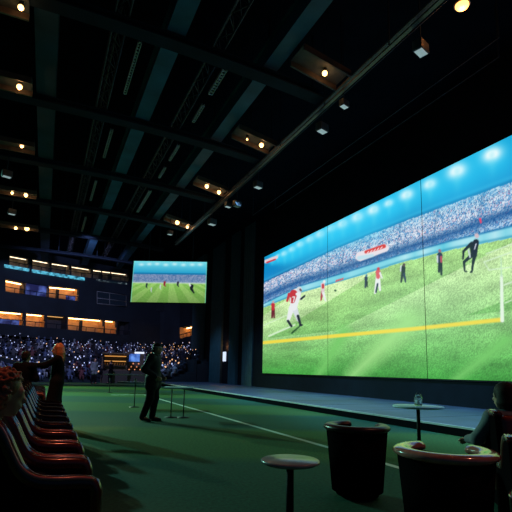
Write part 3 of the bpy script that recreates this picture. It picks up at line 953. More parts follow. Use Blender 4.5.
def bay(name, label, cat, poly, x0, x1, yt0, yt1, yb0, yb1, wall, strip, depth=1.3, group=None, screen=None, sides=M_CONC, split=None, rail=True):
    """a recessed room in the stand front between picture columns x0 and x1"""
    a, b = on_line(poly, x0, (yt0 + yb0) / 2), on_line(poly, x1, (yt1 + yb1) / 2)
    at_, bt_ = on_line(poly, x0, yt0), on_line(poly, x1, yt1)
    ab_, bb_ = on_line(poly, x0, yb0), on_line(poly, x1, yb1)
    A = Vector((a.x, a.y, 0)); B = Vector((b.x, b.y, 0))
    ex = (B - A).normalized(); ny = Vector((-ex.y, ex.x, 0)); Ln = (B - A).length
    t = thing(name, label, cat, (A.x, A.y, ab_.z), math.atan2(ex.y, ex.x), group)
    z0a, z0b, z1a, z1b = 0.0, bb_.z - ab_.z, at_.z - ab_.z, bt_.z - ab_.z

    def slab(xa, xb, ya, yb, za0, zb0, za1, zb1):
        return MB().add([(xa, ya, za0), (xb, ya, zb0), (xb, yb, zb0), (xa, yb, za0), (xa, ya, za1), (xb, ya, zb1), (xb, yb, zb1), (xa, yb, za1)],
                        [(3, 2, 1, 0), (4, 5, 6, 7), (0, 1, 5, 4), (1, 2, 6, 5), (2, 3, 7, 6), (3, 0, 4, 7)])
    slab(0, Ln, depth, depth + 0.1, z0a, z0b, z1a, z1b).build('back_wall', wall, t)
    slab(0, Ln, 0.02, depth, z1a, z1b, z1a + 0.12, z1b + 0.12).build('soffit', sides, t)
    slab(0, Ln, 0.02, depth, z0a - 0.12, z0b - 0.12, z0a, z0b).build('floor_slab', sides, t)
    slab(-0.1, 0, 0.02, depth, z0a, z0a, z1a, z1a).build('side_wall', wall, t)
    slab(Ln, Ln + 0.1, 0.02, depth, z0b, z0b, z1b, z1b).build('side_wall', wall, t)
    if strip:
        sh_ = 0.09 if strip is M_WARMSTRIP else 0.06
        slab(0.08, Ln - 0.08, depth * 0.6, depth * 0.6 + 0.10, z1a - sh_, z1b - sh_, z1a - 0.01, z1b - 0.01).build('light_strip', strip, t)
    if rail:
        h = 0.38
        g = slab(0, Ln, 0.0, 0.04, z0a + h, z0b + h, z0a + h + 0.06, z0b + h + 0.06)
        n = max(2, int(Ln / 0.9))
        for k in range(n + 1):
            q = k / n; zz = z0a * (1 - q) + z0b * q
            g.box(Ln * q - 0.02, Ln * q + 0.02, 0, 0.04, zz, zz + h)
        g.build('railing', M_RIB, t)
    if screen:
        zc = (z0a + z0b + z1a + z1b) / 4
        slab(Ln * screen[0], Ln * screen[1], 0.35, 0.42, z0a + screen[2] * (z1a - z0a), z0b + screen[2] * (z1b - z0b), z0a + screen[3] * (z1a - z0a), z0b + screen[3] * (z1b - z0b)).build('display', screen[4], t)
    if split:
        for q in split:
            zt = z1a * (1 - q) + z1b * q; zb = z0a * (1 - q) + z0b * q
            MB().box(Ln * q - 0.06, Ln * q + 0.06, depth - 0.5, depth, zb, zt).build('partition', sides, t)
    return t, Ln


M_DARKROOM = mat('dim suite wall', (0.05, 0.05, 0.06), 0.7)
S = 'suite'
lt = lambda x: 310.8 + 0.088 * x
lb = lambda x: 323.3 + 0.092 * x
def low_suite(label, x0, x1, wall, strip, **kw):
    bay('lower_suite', label, S, LOW, x0, x1, lt(x0), lt(x1), lb(x0), lb(x1), wall, strip, **kw)
low_suite('orange lit lower suite with blue display, at the near end of the row', -14, 23.5, M_ORANGE, M_WARMSTRIP, screen=(0.30, 0.92, -0.05, 0.42, M_LEDB))
low_suite('small square orange lit lower suite, second in the row', 26, 45, M_ORANGE, M_WARMSTRIP)
low_suite('dark lower suite with only a thin warm strip, between two orange ones', 47.0, 66.5, M_DARKROOM, mat('dim warm strip', (1, .8, .5), .4, emis=(1, .5, .16), strength=1.0))
low_suite('widest orange lit lower suite below the glass balcony', 68, 104, M_ORANGE, M_WARMSTRIP, split=(0.47,))
low_suite('narrow orange lit lower suite next to the unlit one', 105, 116.5, M_ORANGE, M_WARMSTRIP)
low_suite('unlit lower suite at the end of the orange row', 118, 130, M_DARKROOM, None)
bay('lower_suite', 'orange lit lower suite right of the standing man, under the hanging screen', S, LOW, 179.5, 203, 327.5, 322.6, 338.6, 333, M_ORANGE, M_WARMSTRIP, split=(0.3, 0.62))
bay('middle_suite', 'deep orange middle tier suite at the near end', S, UPP, 5.5, 24.5, 279, 282.8, 291.2, 294.5, M_ORANGE, M_WARMSTRIP)
bay('middle_suite', 'middle tier suite filled by a blue display', S, UPP, 25.5, 48, 282.5, 286, 294.5, 298, M_DARKROOM, None, screen=(0.0, 1.0, -0.1, 1.0, M_LEDB))
bay('middle_suite', 'wide orange middle tier suite with a dark blue shape in its corner', S, UPP, 48.8, 78.5, 285.6, 288.6, 297.5, 301, M_ORANGE, M_WARMSTRIP, screen=(0.63, 0.95, -0.1, 0.42, M_LEDB), split=(0.42,))
bay('concourse_bay', 'upper concourse bay at the near end with warm stalls', 'concourse', UPP, 9.5, 29, 254.5, 258.2, 266, 269.5, mat('concourse wall', (0.30, 0.24, 0.17), .7, scale=1.6, var=.6), M_WHITESTRIP, depth=1.1)
bay('concourse_bay', 'upper concourse bay second from the near end', 'concourse', UPP, 32.5, 50.5, 258.4, 261.8, 269.8, 273, MATS['concourse wall'], M_WHITESTRIP, depth=1.1)
bay('concourse_bay', 'dim upper concourse bay third from the near end', 'concourse', UPP, 51.5, 70.5, 262, 265, 273, 275.6, mat('dim concourse wall', (0.10, 0.10, 0.10), .7, scale=1.6, var=.6), M_WHITESTRIP, depth=1.1)
bay('concourse_bay', 'upper concourse bay with brown stalls fourth from the near end', 'concourse', UPP, 71.5, 92, 265.2, 268.6, 275.8, 278, MATS['concourse wall'], M_WHITESTRIP, depth=1.1)
bay('concourse_bay', 'upper concourse bay beside the hanging screen', 'concourse', UPP, 93, 129, 268.8, 273.6, 278.2, 281.6, MATS['dim concourse wall'], M_WHITESTRIP, depth=1.1, split=(0.3, 0.55))


def ribbon(x0, x1, yt0, yt1, h, m, label):
    a, b = on_line(UPP, x0, yt0), on_line(UPP, x1, yt1)
    a2, b2 = on_line(UPP, x0, yt0 + h), on_line(UPP, x1, yt1 + h)
    d = Vector((b.x - a.x, b.y - a.y, 0)).normalized(); nn = Vector((d.y, -d.x, 0)) * 0.06
    nn2 = Vector((d.y, -d.x, 0)) * 0.16
    t = thing('ribbon_display', label, 'display', a)
    MB().add([q - a for q in (a2 + nn2, b2 + nn2, b + nn2, a + nn2, a2 + nn, b2 + nn, b + nn, a + nn)],
             [(0, 1, 2, 3), (7, 6, 5, 4), (0, 4, 5, 1), (1, 5, 6, 2), (2, 6, 7, 3), (3, 7, 4, 0)]).build('led_strip', m, t)


ribbon(4, 28.8, 264.5, 268.8, 3.0, M_LEDC, 'cyan ribbon display below the near end concourse bay')
ribbon(31.6, 84, 269.6, 277.8, 3.0, M_LEDC, 'long cyan ribbon display below the middle concourse bays')
ribbon(96, 126, 279.4, 283.2, 1.5, M_LEDF, 'faint speckled white ribbon display below the concourse bay beside the hanging screen')


# stand front between the openings, cut around the rooms
def strip_between(poly, low, high, name, depth=0.35, m=M_CONC, x0=-20, x1=203.5):
    """front wall between two picture lines"""
    xs = sorted(set([x for x in list(range(-20, 204, 8)) if x0 < x < x1] + [x0, x1] + [p[0] for p in low + high if x0 < p[0] < x1]))
    f = lambda L, x: np.interp(x, [p[0] for p in L], [p[1] for p in L])
    mb = MB()
    lo = [on_line(poly, x, f(low, x)) for x in xs]; hi = [on_line(poly, x, f(high, x)) for x in xs]
    for i in range(len(xs) - 1):
        if None in (lo[i], lo[i + 1], hi[i], hi[i + 1]): continue
        a, b, c, d = lo[i], lo[i + 1], hi[i + 1], hi[i]
        nn = Vector((a.x - b.x, a.y - b.y, 0)).normalized(); nn = Vector((nn.y, -nn.x, 0)) * depth
        if nn.dot(Vector((a.x, a.y, 0))) < 0: nn = -nn
        mb.add([a, b, c, d, a + nn, b + nn, c + nn, d + nn], [(0, 1, 2, 3), (7, 6, 5, 4), (0, 4, 5, 1), (1, 5, 6, 2), (2, 6, 7, 3), (3, 7, 4, 0)])
    return struct(name, mb, m)


LT = [(-20, lt(-20)), (130, lt(130)), (160, 325.5), (179.5, 327.4), (203.5, 322.4)]
LBt = [(-20, lb(-20)), (130, lb(130)), (160, 337.5), (179.5, 338.8), (203.5, 333.2)]
MT = [(-20, 275.4), (5, 278.9), (78, 288.7), (130, 295), (203.5, 303)]
MBt = [(-20, 288.0), (5, 291.4), (78, 301.1), (130, 308), (203.5, 316)]
UT = [(-20, 250.0), (9, 254.3), (92, 268.5), (130, 273.6), (203.5, 283)]
UBt = [(-20, 262.0), (9, 266.2), (92, 278.1), (130, 281.8), (203.5, 291)]
strip_between(LOW, [(-20, 333), (130, 346), (203.5, 343.5)], LBt, 'trim_10')
strip_between(LOW, LT, MBt, 'trim_11')
strip_between(LOW, MT, UBt, 'trim_12')
strip_between(LOW, UT, [(-20, 210), (203.5, 215)], 'trim_13')
n = 14
for L0, L1, gaps in ((LBt, LT, ((23.5, 26), (45, 47), (66.5, 68), (104, 105), (116.5, 118), (130, 179.5))),
                     (MBt, MT, ((-20, 5.5), (24.5, 25.5), (48, 48.8), (78.5, 97), (126, 203.5))),
                     (UBt, UT, ((-20, 9.5), (29, 32.5), (50.5, 51.5), (70.5, 71.5), (92, 93), (129, 203.5)))):
    for x0, x1 in gaps:
        strip_between(LOW, L0, L1, 'trim_%d' % n, x0=x0, x1=x1); n += 1

# glass balcony in the middle tier
a, b = on_line(UPP, 97, 303.5), on_line(UPP, 126, 306.5)
a1, b1 = on_line(UPP, 97, 291.5), on_line(UPP, 126, 295.5)
t = thing('glass_balcony', 'dark glazed balcony box with thin pale frame in the middle tier', 'balcony', a)
g = MB()
for p, q in ((a, b), (a1, b1), (a, a1), (b, b1), (a.lerp(b, .42), a1.lerp(b1, .42)), (a.lerp(a1, .45), b.lerp(b1, .45))):
    g.tube([p - a + Vector((0, -0.1, 0)), q - a + Vector((0, -0.1, 0))], 0.035, 6)
g.build('balcony_frame', M_TRAY, t)
MB().add([q - a + Vector((0, e, 0)) for e in (-0.06, -0.02) for q in (a, b, b1, a1)], [(0, 1, 2, 3), (7, 6, 5, 4), (0, 4, 5, 1), (1, 5, 6, 2), (2, 6, 7, 3), (3, 7, 4, 0)]).build('glass_pane', mat('dark glass', (0.03, 0.05, 0.07), .1), t)
MB().add([q - a + Vector((0, e, 0)) for e in (0.8, 0.9) for q in (a, b, b1, a1)], [(0, 1, 2, 3), (7, 6, 5, 4), (0, 4, 5, 1), (1, 5, 6, 2), (2, 6, 7, 3), (3, 7, 4, 0)]).build('back_wall', M_CONC, t)

# terraces with the crowd: a lower bank on the field, a parapet, an upper bank under the suites
for k in range(5):
    struct('floor_terrace_%d' % (k + 1), band(shift_line(LOW, -6.4 + k * 0.55), 0.0, 0.20 + 0.20 * k, 0.6), M_CONC)
struct('trim_21', band(shift_line(LOW, -3.6), 0.0, 2.05, 0.25), M_CONC)
for k in range(6):
    struct('floor_terrace_%d' % (k + 6), band(shift_line(LOW, -3.3 + k * 0.55), 0.0, 1.70 + 0.22 * k, 0.6), M_CONC)


def spectator_mesh(name, seed, low=True):
    r = random.Random(seed)
    mb = MB()
    h = 0.52
    mb.lathe([(0.13, 0.0), (0.20, 0.06), (0.17, 0.25), (0.21, 0.44), (0.15, 0.53), (0.06, 0.57), (0.055, 0.61)], 8)
    mb.ball((0.02, 0, 0.72), (0.10, 0.085, 0.125), 8)
    for s in (-1, 1):
        e = (0.12 + r.random() * .1, s * 0.27, 0.22 + 0.3 * r.random())
        mb.tube([(0, s * 0.20, 0.46), e, (0.30, s * 0.16, 0.20 + 0.45 * r.random())], [0.06, 0.05, 0.04], 6)
        mb.tube([(0.02, s * 0.10, 0.08), (0.38, s * 0.11, 0.08), (0.40, s * 0.11, -0.22)], [0.09, 0.075, 0.06], 6)
    return mb


SPC = [('white shirt', (0.30, 0.33, 0.40)), ('pale blue shirt', (0.10, 0.14, 0.26)), ('navy shirt', (0.02, 0.03, 0.06)), ('grey shirt', (0.07, 0.08, 0.10)),
       ('black shirt', (0.02, 0.02, 0.03)), ('red shirt', (0.16, 0.05, 0.06))]
LAB = {'white shirt': 'distant seated spectator in a pale top in the far stand', 'pale blue shirt': 'distant seated spectator in a dull blue top in the far stand',
       'navy shirt': 'distant seated spectator in a navy top in the far stand', 'grey shirt': 'distant seated spectator in a grey top in the far stand',
       'black shirt': 'distant seated spectator in a black top in the far stand', 'red shirt': 'distant seated spectator in a red top in the far stand'}
variants = []
for i, (nm, c) in enumerate(SPC):
    me = spectator_mesh('person', i).mesh('person')
    me.materials.append(mat(nm, c, 0.8, scale=20))
    variants.append((nm, me))


def walk(poly, step):
    out = []
    for a, b in zip(poly[:-1], poly[1:]):
        A, B = Vector(a), Vector(b)
        n = int((B - A).length / step)
        for k in range(n): out.append((A.lerp(B, (k + random.uniform(-.2, .2)) / n), (B - A).normalized()))
    return out


seats = []
for k in range(5):
    for p, d in walk(shift_line(LOW, -6.4 + k * 0.55 + 0.3), 0.55): seats.append((p, d, 0.20 + 0.20 * k + 0.25, 1))
for k in range(6):
    for p, d in walk(shift_line(LOW, -3.3 + k * 0.55 + 0.3), 0.5): seats.append((p, d, 1.70 + 0.22 * k + 0.25, 0))


def seen(p, z):
    v = Vector((p.x, p.y, z + .5)) - EYE
    zz = v.dot(fwd)
    if zz < 1: return False
    x = 256 + F * v.dot(rgt) / zz
    return -1 < x < 208 and not (p.x > 12.2 and p.y < 41.4)


seats = [s for s in seats if seen(s[0], s[2])]
random.shuffle(seats)
seats = [s for s in seats if random.random() < 0.86]
seats.sort(key=lambda s: s[0].y + 0.35 * s[2])
NEAR = 290
crowd_v, crowd_f, crowd_m = [], [], []
wts = [0.10, 0.16, 0.26, 0.14, 0.28, 0.06]
for i, (p, d, z, low) in enumerate(seats):
    vi = random.choices(range(6), wts)[0]
    nm, me = variants[vi]
    ang = math.atan2(-d.x, d.y) + random.uniform(-.3, .3)
    ang = math.atan2(d.y, d.x) - pi / 2 + random.uniform(-.3, .3)
    sc = random.uniform(0.92, 1.08)
    if i < NEAR:
        o = bpy.data.objects.new('person', me)
        COL.objects.link(o)
        o.location = (p.x, p.y, z - 0.02); o.rotation_euler = (0, 0, ang); o.scale = (sc,) * 3
        tag(o, LAB[nm], 'person', 'spectators in the far stand, ' + nm)
    else:
        Mx = Matrix.Translation((p.x, p.y, z - 0.02)) @ Matrix.Rotation(ang, 4, 'Z') @ Matrix.Scale(sc, 4)
        n0 = len(crowd_v)
        crowd_v += [tuple(Mx @ v.co) for v in me.vertices]
        for pl in me.polygons:
            crowd_f.append(tuple(q + n0 for q in pl.vertices)); crowd_m.append(vi)
me = bpy.data.meshes.new('crowd')
me.from_pydata(crowd_v, [], crowd_f)
for nm, c in SPC: me.materials.append(MATS[nm])
me.polygons.foreach_set('material_index', crowd_m)
o = link('crowd', me, None, smooth=True)
tag(o, 'dense dim crowd filling the back rows of the far stand', 'crowd', kind='stuff')

# glowing specks added to stand in for lit people in the crowd
M_SPECKC = mat('cool crowd speck glow', (.8, .85, .9), .4, emis=(0.50, 0.58, 1.0), strength=0.75)
M_SPECKW = mat('warm crowd speck glow', (.9, .7, .5), .4, emis=(1.0, 0.50, 0.20), strength=0.9)
ph = MB(); pw = MB()
for (p, d, z, low) in seats:
    v = Vector((p.x, p.y, z)) - EYE
    xx = 256 + F * v.dot(rgt) / v.dot(fwd)
    for _ in range(random.choice((0, 1, 1, 2))):
        q = p + Vector((d.y, -d.x)) * 0.34
        s = random.uniform(0.020, 0.056 if low else 0.036)
        h = z + random.uniform(0.2, 1.0)
        q = q + Vector((d.x, d.y)) * random.uniform(-.25, .25)
        tgt = pw if (xx > 150 and random.random() < .55) or random.random() < .08 else ph
        tgt.box(q.x - s, q.x + s, q.y - 0.008, q.y + 0.008, h - s * 1.3, h + s * 1.3)
tag(ph.build('crowd_specks', M_SPECKC), 'scattered cool glowing specks added over the far crowd for lit spectators', 'lights', kind='stuff')
tag(pw.build('warm_crowd_specks', M_SPECKW), 'scattered amber glowing specks added among the far crowd for lit spectators', 'lights', kind='stuff')

# sloping stair cheek at the near end of the stand
t = thing('stand_stair', 'ochre stair flight sloping down at the near end of the far stand', 'stairs', (-3.6, 36.6, 0))
g = MB()
for k in range(9): g.box(0.32 * k, 0.32 * k + 0.34, -0.5, 0.5, 1.95 - 0.10 * k, 2.05 - 0.10 * k)
g.build('tread', mat('ochre stair', (0.30, 0.20, 0.07), .7), t)
g = MB()
for y in (-0.5, 0.5): g.prism([(0, 1.8), (2.9, 0.95), (2.9, 1.2), (0, 2.1)], y - .03, y + .03)
g.build('stringer', M_CONC, t)
MB().box(0.1, 0.25, -.4, .4, 0, 1.9).box(2.6, 2.75, -.4, .4, 0, 1.1).build('support', M_CONC, t)

# kiosks on the far side of the field
t = thing('snack_kiosk', 'small kiosk with amber lit shelves beyond the bar tables', 'kiosk', (5.2, 38, 0))
MB().box(-0.95, 0.95, -0.4, 0.5, 0, 1.0).build('counter', mat('kiosk counter', (.06, .05, .05), .5), t)
MB().box(-1.0, 1.0, 0.45, 0.55, 0, 2.3).build('back_panel', mat('kiosk back', (.10, .07, .05), .6), t)
for z in (1.35, 1.75): MB().box(-0.85, 0.85, 0.2, 0.45, z, z + 0.04).build('shelf', M_BRONZE, t)
for z in (1.72, 2.12): MB().box(-0.85, 0.85, 0.16, 0.20, z, z + 0.07).build('light_strip', mat('amber strip', (1, .7, .3), .4, emis=(1, .42, .10), strength=0.7), t)
for x in (-0.95, 0.95): MB().box(x - .04, x + .04, -0.4, -0.32, 1.0, 2.35).build('post', M_BLACK, t)
MB().box(-1.05, 1.05, -0.5, 0.6, 2.32, 2.42).build('canopy', mat('kiosk canopy', (.10, .07, .04), .6), t)
for k in range(9):
    b = MB().lathe([(0.05, 0), (0.055, .18), (0.02, .24), (0.02, .32)], 8, (-0.75 + k * .19, .32, 1.39)).build('bottle', mat('amber bottle', (.4, .2, .05), .2), t)
t = thing('drinks_kiosk', 'small bar kiosk with glowing blue sign behind the standing man', 'kiosk', (6.95, 38.6, 0))
MB().box(-0.7, 0.7, -0.4, 0.5, 0, 1.0).build('counter', MATS['kiosk counter'], t)
MB().box(-0.7, 0.7, 0.45, 0.55, 0, 2.6).build('back_panel', MATS['kiosk back'], t)
MB().box(-0.62, 0.35, 0.38, 0.44, 1.78, 2.42).build('sign', led_mat('blue sign', (.005, .03, .25), (.15, .35, .95), 1.0, 2.0, .5), t)
MB().box(-0.1, 0.7, 0.36, 0.44, 2.45, 2.6).build('light_strip', mat('white strip', (1, 1, 1), .4, emis=(.8, .88, 1), strength=.9), t)
g = MB()
for k in range(7): g.ball((-0.5 + k * .15, 0.2, 1.10 + .25 * (k % 3)), 0.06, 8)
g.build('lantern', mat('red lantern', (.8, .3, .2), .4, emis=(1, .35, .14), strength=.8), t)
MB().box(-0.6, 0.6, 0.15, 0.44, 1.05, 1.09).box(-0.6, 0.6, 0.15, 0.44, 1.35, 1.39).build('shelf', M_BRONZE, t)


# ------------------------------------------------------------------ tables
def round_table(label, loc, r, h, m=M_TOP, base=0.24):
    t = thing('round_table', label, 'table', loc)
    MB().lathe([(0, h - 0.035), (r - 0.03, h - 0.035), (r, h - 0.02), (r, h - 0.006), (r - 0.01, h), (0, h)], 48).build('table_top', m, t)
    MB().lathe([(0.03, 0.03), (0.028, h - 0.035)], 16).build('pedestal', M_BLACK, t)
    MB().lathe([(0, 0), (base, 0), (base, 0.012), (0.05, 0.035), (0.03, 0.05)], 32).build('base', M_BLACK, t)
    return t


round_table('round pale topped pedestal table with a glass jar, before the stage', (5.58, 5.68, 0), 0.40, 0.735)
t = thing('glass_jar', 'small clear glass jar standing on the pale round table', 'jar', (5.59, 5.68, 0.735))
t.scale = (0.72, 0.72, 0.85)
MB().lathe([(0, 0), (0.075, 0), (0.085, 0.02), (0.088, 0.15), (0.06, 0.19), (0.058, 0.215), (0.052, 0.215), (0.054, 0.185), (0.08, 0.145), (0.078, 0.03), (0, 0.02)], 24).build('jar_body', M_GLASS, t)
MB().tube([(0.06 * cos(q), 0, 0.20 + 0.06 * sin(q)) for q in [pi * k / 8 for k in range(9)]], 0.006, 6).build('handle', M_STEEL, t)
MB().lathe([(0, 0.022), (0.03, 0.022), (0.03, 0.10), (0.004, 0.105), (0.003, 0.125)], 14).build('candle', mat('wax', (.75, .8, .8), .5), t)
round_table('low round table with grey top beside the dark tub chair', (1.72, 3.05, 0), 0.22, 0.60, mat('grey table top', (.34, .36, .38), .25), 0.16)


def long_table(label, loc, rz, L, Wd, h, m, legs):
    t = thing('bar_table', label, 'table', loc, rz)
    MB().rbox(-L / 2, L / 2, -Wd / 2, Wd / 2, h - 0.04, h, 0.012).build('table_top', m, t)
    for x, y in legs:
        lg = MB().tube([(x, y, 0.02), (x, y, h - 0.04)], 0.016, 10).build('leg', M_STEEL, t)
        MB().lathe([(0, 0), (0.16, 0), (0.16, 0.012), (0.03, 0.03)], 20, (x, y, 0)).build('foot', M_STEEL, lg)
    return t


long_table('dark topped bar table on one post behind the standing man', (2.92, 15.0, 0), -0.35, 1.45, 0.62, 0.80, M_DTOP, [(-0.2, 0)])
long_table('pale glass topped bar table on two thin posts right of the standing man', (3.25, 11.7, 0), -0.35, 0.75, 0.5, 0.78, M_TOP, [(-0.18, 0.0), (0.14, 0.0)])
long_table('long bar table farther out on the turf near the kiosks', (3.9, 23.5, 0), -0.35, 2.3, 0.7, 0.92, M_DTOP, [(-0.9, 0), (0.9, 0)])
t = thing('drink_glass', 'small glass standing on the dark bar table behind the man', 'glass', (2.72, 15.05, 0.80))
MB().lathe([(0, 0), (0.035, 0), (0.042, 0.11), (0.038, 0.11), (0.032, 0.01), (0, 0.01)], 16).build('tumbler', M_GLASS, t)


# ------------------------------------------------------------------ chairs
def lounge_chair(label, loc, rz, group=None):
    """wide red armchair, facing local +x; arms sweep down from the back"""
    t = thing('lounge_chair', label, 'chair', loc, rz, group)
    w = 0.325
    arc = [(-0.40, 0.97), (-0.30, 0.985), (-0.20, 0.955), (-0.13, 0.88), (-0.08, 0.78), (-0.03, 0.69), (0.04, 0.635), (0.14, 0.615), (0.26, 0.61), (0.34, 0.60)]
    for s in (-1, 1):
        y = s * (w - 0.045)
        pts = [(x, z - 0.02) for x, z in arc] + [(0.34, 0.04), (-0.44, 0.04), (-0.46, 0.6)]
        sp = MB().prism(pts, y - 0.03, y + 0.03).build('side_panel', M_DARKSIDE, t)
        fine = []
        for i in range(len(arc) - 1):
            for k in range(4):
                q = k / 4
                p0, p1, p2, p3 = arc[max(0, i - 1)], arc[i], arc[i + 1], arc[min(len(arc) - 1, i + 2)]
                f = lambda a, b, c, d: 0.5 * (2 * b + (c - a) * q + (2 * a - 5 * b + 4 * c - d) * q * q + (3 * b - a - 3 * c + d) * q ** 3)
                fine.append((f(p0[0], p1[0], p2[0], p3[0]), y, f(p0[1], p1[1], p2[1], p3[1])))
        fine += [(0.345, y, 0.595), (0.36, y, 0.56), (0.36, y, 0.30)]
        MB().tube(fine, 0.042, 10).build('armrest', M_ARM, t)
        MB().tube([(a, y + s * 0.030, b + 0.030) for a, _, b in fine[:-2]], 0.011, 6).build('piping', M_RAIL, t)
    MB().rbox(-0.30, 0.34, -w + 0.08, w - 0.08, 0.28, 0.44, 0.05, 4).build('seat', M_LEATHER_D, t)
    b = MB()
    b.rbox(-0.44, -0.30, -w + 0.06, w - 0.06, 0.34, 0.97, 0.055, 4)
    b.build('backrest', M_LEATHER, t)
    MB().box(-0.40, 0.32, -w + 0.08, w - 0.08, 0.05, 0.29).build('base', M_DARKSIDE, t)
    for x in (-0.36, 0.28):
        for y in (-0.24, 0.24): MB().lathe([(0.018, 0), (0.024, 0.05)], 10, (x, y, 0)).build('leg', M_BLACK, t)
    return t


proto = None
rowY = [2.76 + 0.325 + 0.68 * k for k in range(9)]
ordn = ['nearest', 'second nearest', 'third nearest', 'fourth nearest', 'fifth nearest', 'sixth nearest', 'seventh nearest', 'eighth nearest', 'last']
for k, y in enumerate(rowY):
    lab = 'red armchair with sweeping arms, %s in the row before the standing pair' % ordn[k]
    if k == 0: lab = 'red armchair holding the curly haired person, nearest in the seat row'
    if proto is None:
        proto = lounge_chair(lab, (-0.02, y, 0), 0.0, 'red armchairs in the seat row'); c = proto
    else:
        c = copy_tree(proto); c['label'] = lab
    c.location = (-0.04, y, 0); c.rotation_euler = (0, 0, 0)
for k in range(6):
    c = copy_tree(proto)
    c.location = (-0.30, 11.6 + 0.70 * k, 0)
    c['label'] = 'small red armchair seen between the standing pair, %s of the farther seat group' % ('first', 'second', 'third', 'fourth', 'fifth', 'sixth')[k]
    c['group'] = 'red armchairs in the farther seat group'

# armchair under the seated woman and another red one beside it
c = copy_tree(proto); c.location = (4.45, 3.17, 0); c.scale = (1, 1, 0.90); c.rotation_euler = (0, 0, radians(52)); c['label'] = 'dark red armchair the grey sleeved woman sits in'; c['group'] = 'red armchairs by the stage'
c = copy_tree(proto); c.location = (3.75, 2.46, 0); c.scale = (1, 1, 0.78); c.rotation_euler = (0, 0, radians(45)); c['label'] = 'red armchair partly cut off beside the seated woman, behind the pouf'; c['group'] = 'red armchairs by the stage'


def tub_chair(label, loc, rz, shell, rim, sc=1.0):
    t = thing('tub_chair', label, 'chair', loc, rz)
    t.scale = (sc, sc, 1)
    n = 40
    a0, a1 = radians(38), radians(322)
    out = []
    prof = []
    mb = MB()
    vs, fs = [], []
    for k in range(n + 1):
        q = a0 + (a1 - a0) * k / n
        for (r, z) in ((0.30, 0.06), (0.365, 0.66), (0.285, 0.66), (0.27, 0.30)):
            vs.append((r * cos(q), r * sin(q), z))
    for k in range(n):
        for j in range(4):
            fs.append((k * 4 + j, k * 4 + (j + 1) % 4, (k + 1) * 4 + (j + 1) % 4, (k + 1) * 4 + j))
    fs.append((0, 1, 2, 3)); fs.append(tuple(n * 4 + j for j in range(4)))
    mb.add(vs, fs, True).build('shell', shell, t)
    MB().tube([(0.325 * cos(a0 + (a1 - a0) * k / n), 0.325 * sin(a0 + (a1 - a0) * k / n), 0.685) for k in range(n + 1)], 0.036, 12, sx=2.1).build('rolled_rim', rim, t)
    MB().lathe([(0, 0.28), (0.24, 0.28), (0.275, 0.32), (0.275, 0.38), (0.25, 0.42), (0, 0.43)], 32).build('seat', shell, t)
    MB().lathe([(0.25, 0.02), (0.27, 0.06), (0.27, 0.28), (0, 0.28)], 32).build('base', M_DARKSIDE, t)
    MB().lathe([(0.20, 0), (0.20, 0.02), (0, 0.02)], 24).build('swivel_plate', M_BLACK, t)
    return t


tub_chair('round tub chair with red rolled rim, before the seated woman', (2.72, 2.52, 0), radians(42), M_DARKSIDE, M_RAIL, 0.92)
tub_chair('dark tub chair beyond the red rimmed one, by the low grey table', (3.02, 3.95, 0), radians(30), M_DARKSIDE, M_LEATHER_D, 0.86)
t = thing('round_pouf', 'round dark red leather pouf cut off by the picture edge', 'pouf', (3.12, 2.02, 0))
MB().lathe([(0, 0.02), (0.22, 0.02), (0.235, 0.05), (0.24, 0.42), (0.22, 0.47), (0.15, 0.492), (0, 0.50)], 36).build('cushion_body', M_LEATHER_D, t)
MB().tube([(0.236 * cos(2 * pi * k / 36), 0.236 * sin(2 * pi * k / 36), 0.435) for k in range(36)], 0.010, 6, closed=True).build('piping', M_RAIL, t)
MB().lathe([(0, 0), (0.2, 0), (0.2, 0.02), (0, 0.02)], 28).build('base', M_BLACK, t)


# ------------------------------------------------------------------ people
def basis(f, u=(0, 0, 1)):
    f = Vector(f).normalized(); s = Vector(u).cross(f).normalized(); w = f.cross(s)
    return np.array([[f.x, s.x, w.x], [f.y, s.y, w.y], [f.z, s.z, w.z]])


def head_prims(c, f, u=(0, 0, 1)):
    R = basis(f, u); c = np.array(c, float)
    P = lambda x, y, z: c + R @ np.array([x, y, z])
    pr = [('e', P(-0.012, 0, 0.025), (0.098, 0.076, 0.100), R),
          ('e', P(0.030, 0, -0.045), (0.062, 0.056, 0.078), R),
          ('c', P(0.052, -0.018, -0.098), P(0.052, 0.018, -0.098), 0.026, 0.026),
          ('c', P(0.084, 0, 0.012), P(0.108, 0, -0.030), 0.010, 0.016),
          ('c', P(0.080, -0.030, 0.026), P(0.080, 0.030, 0.026), 0.014, 0.014),
          ('c', P(0.086, -0.018, -0.066), P(0.086, 0.018, -0.066), 0.011, 0.011)]
    for s in (-1, 1):
        pr.append(('-e', P(0.092, s * 0.032, 0.002), (0.012, 0.017, 0.010), R))
        pr.append(('e', P(0.072, s * 0.032, 0.001), (0.016, 0.016, 0.012), R))
        pr.append(('e', P(-0.005, s * 0.076, -0.010), (0.022, 0.012, 0.034), R))
    return pr, P, R


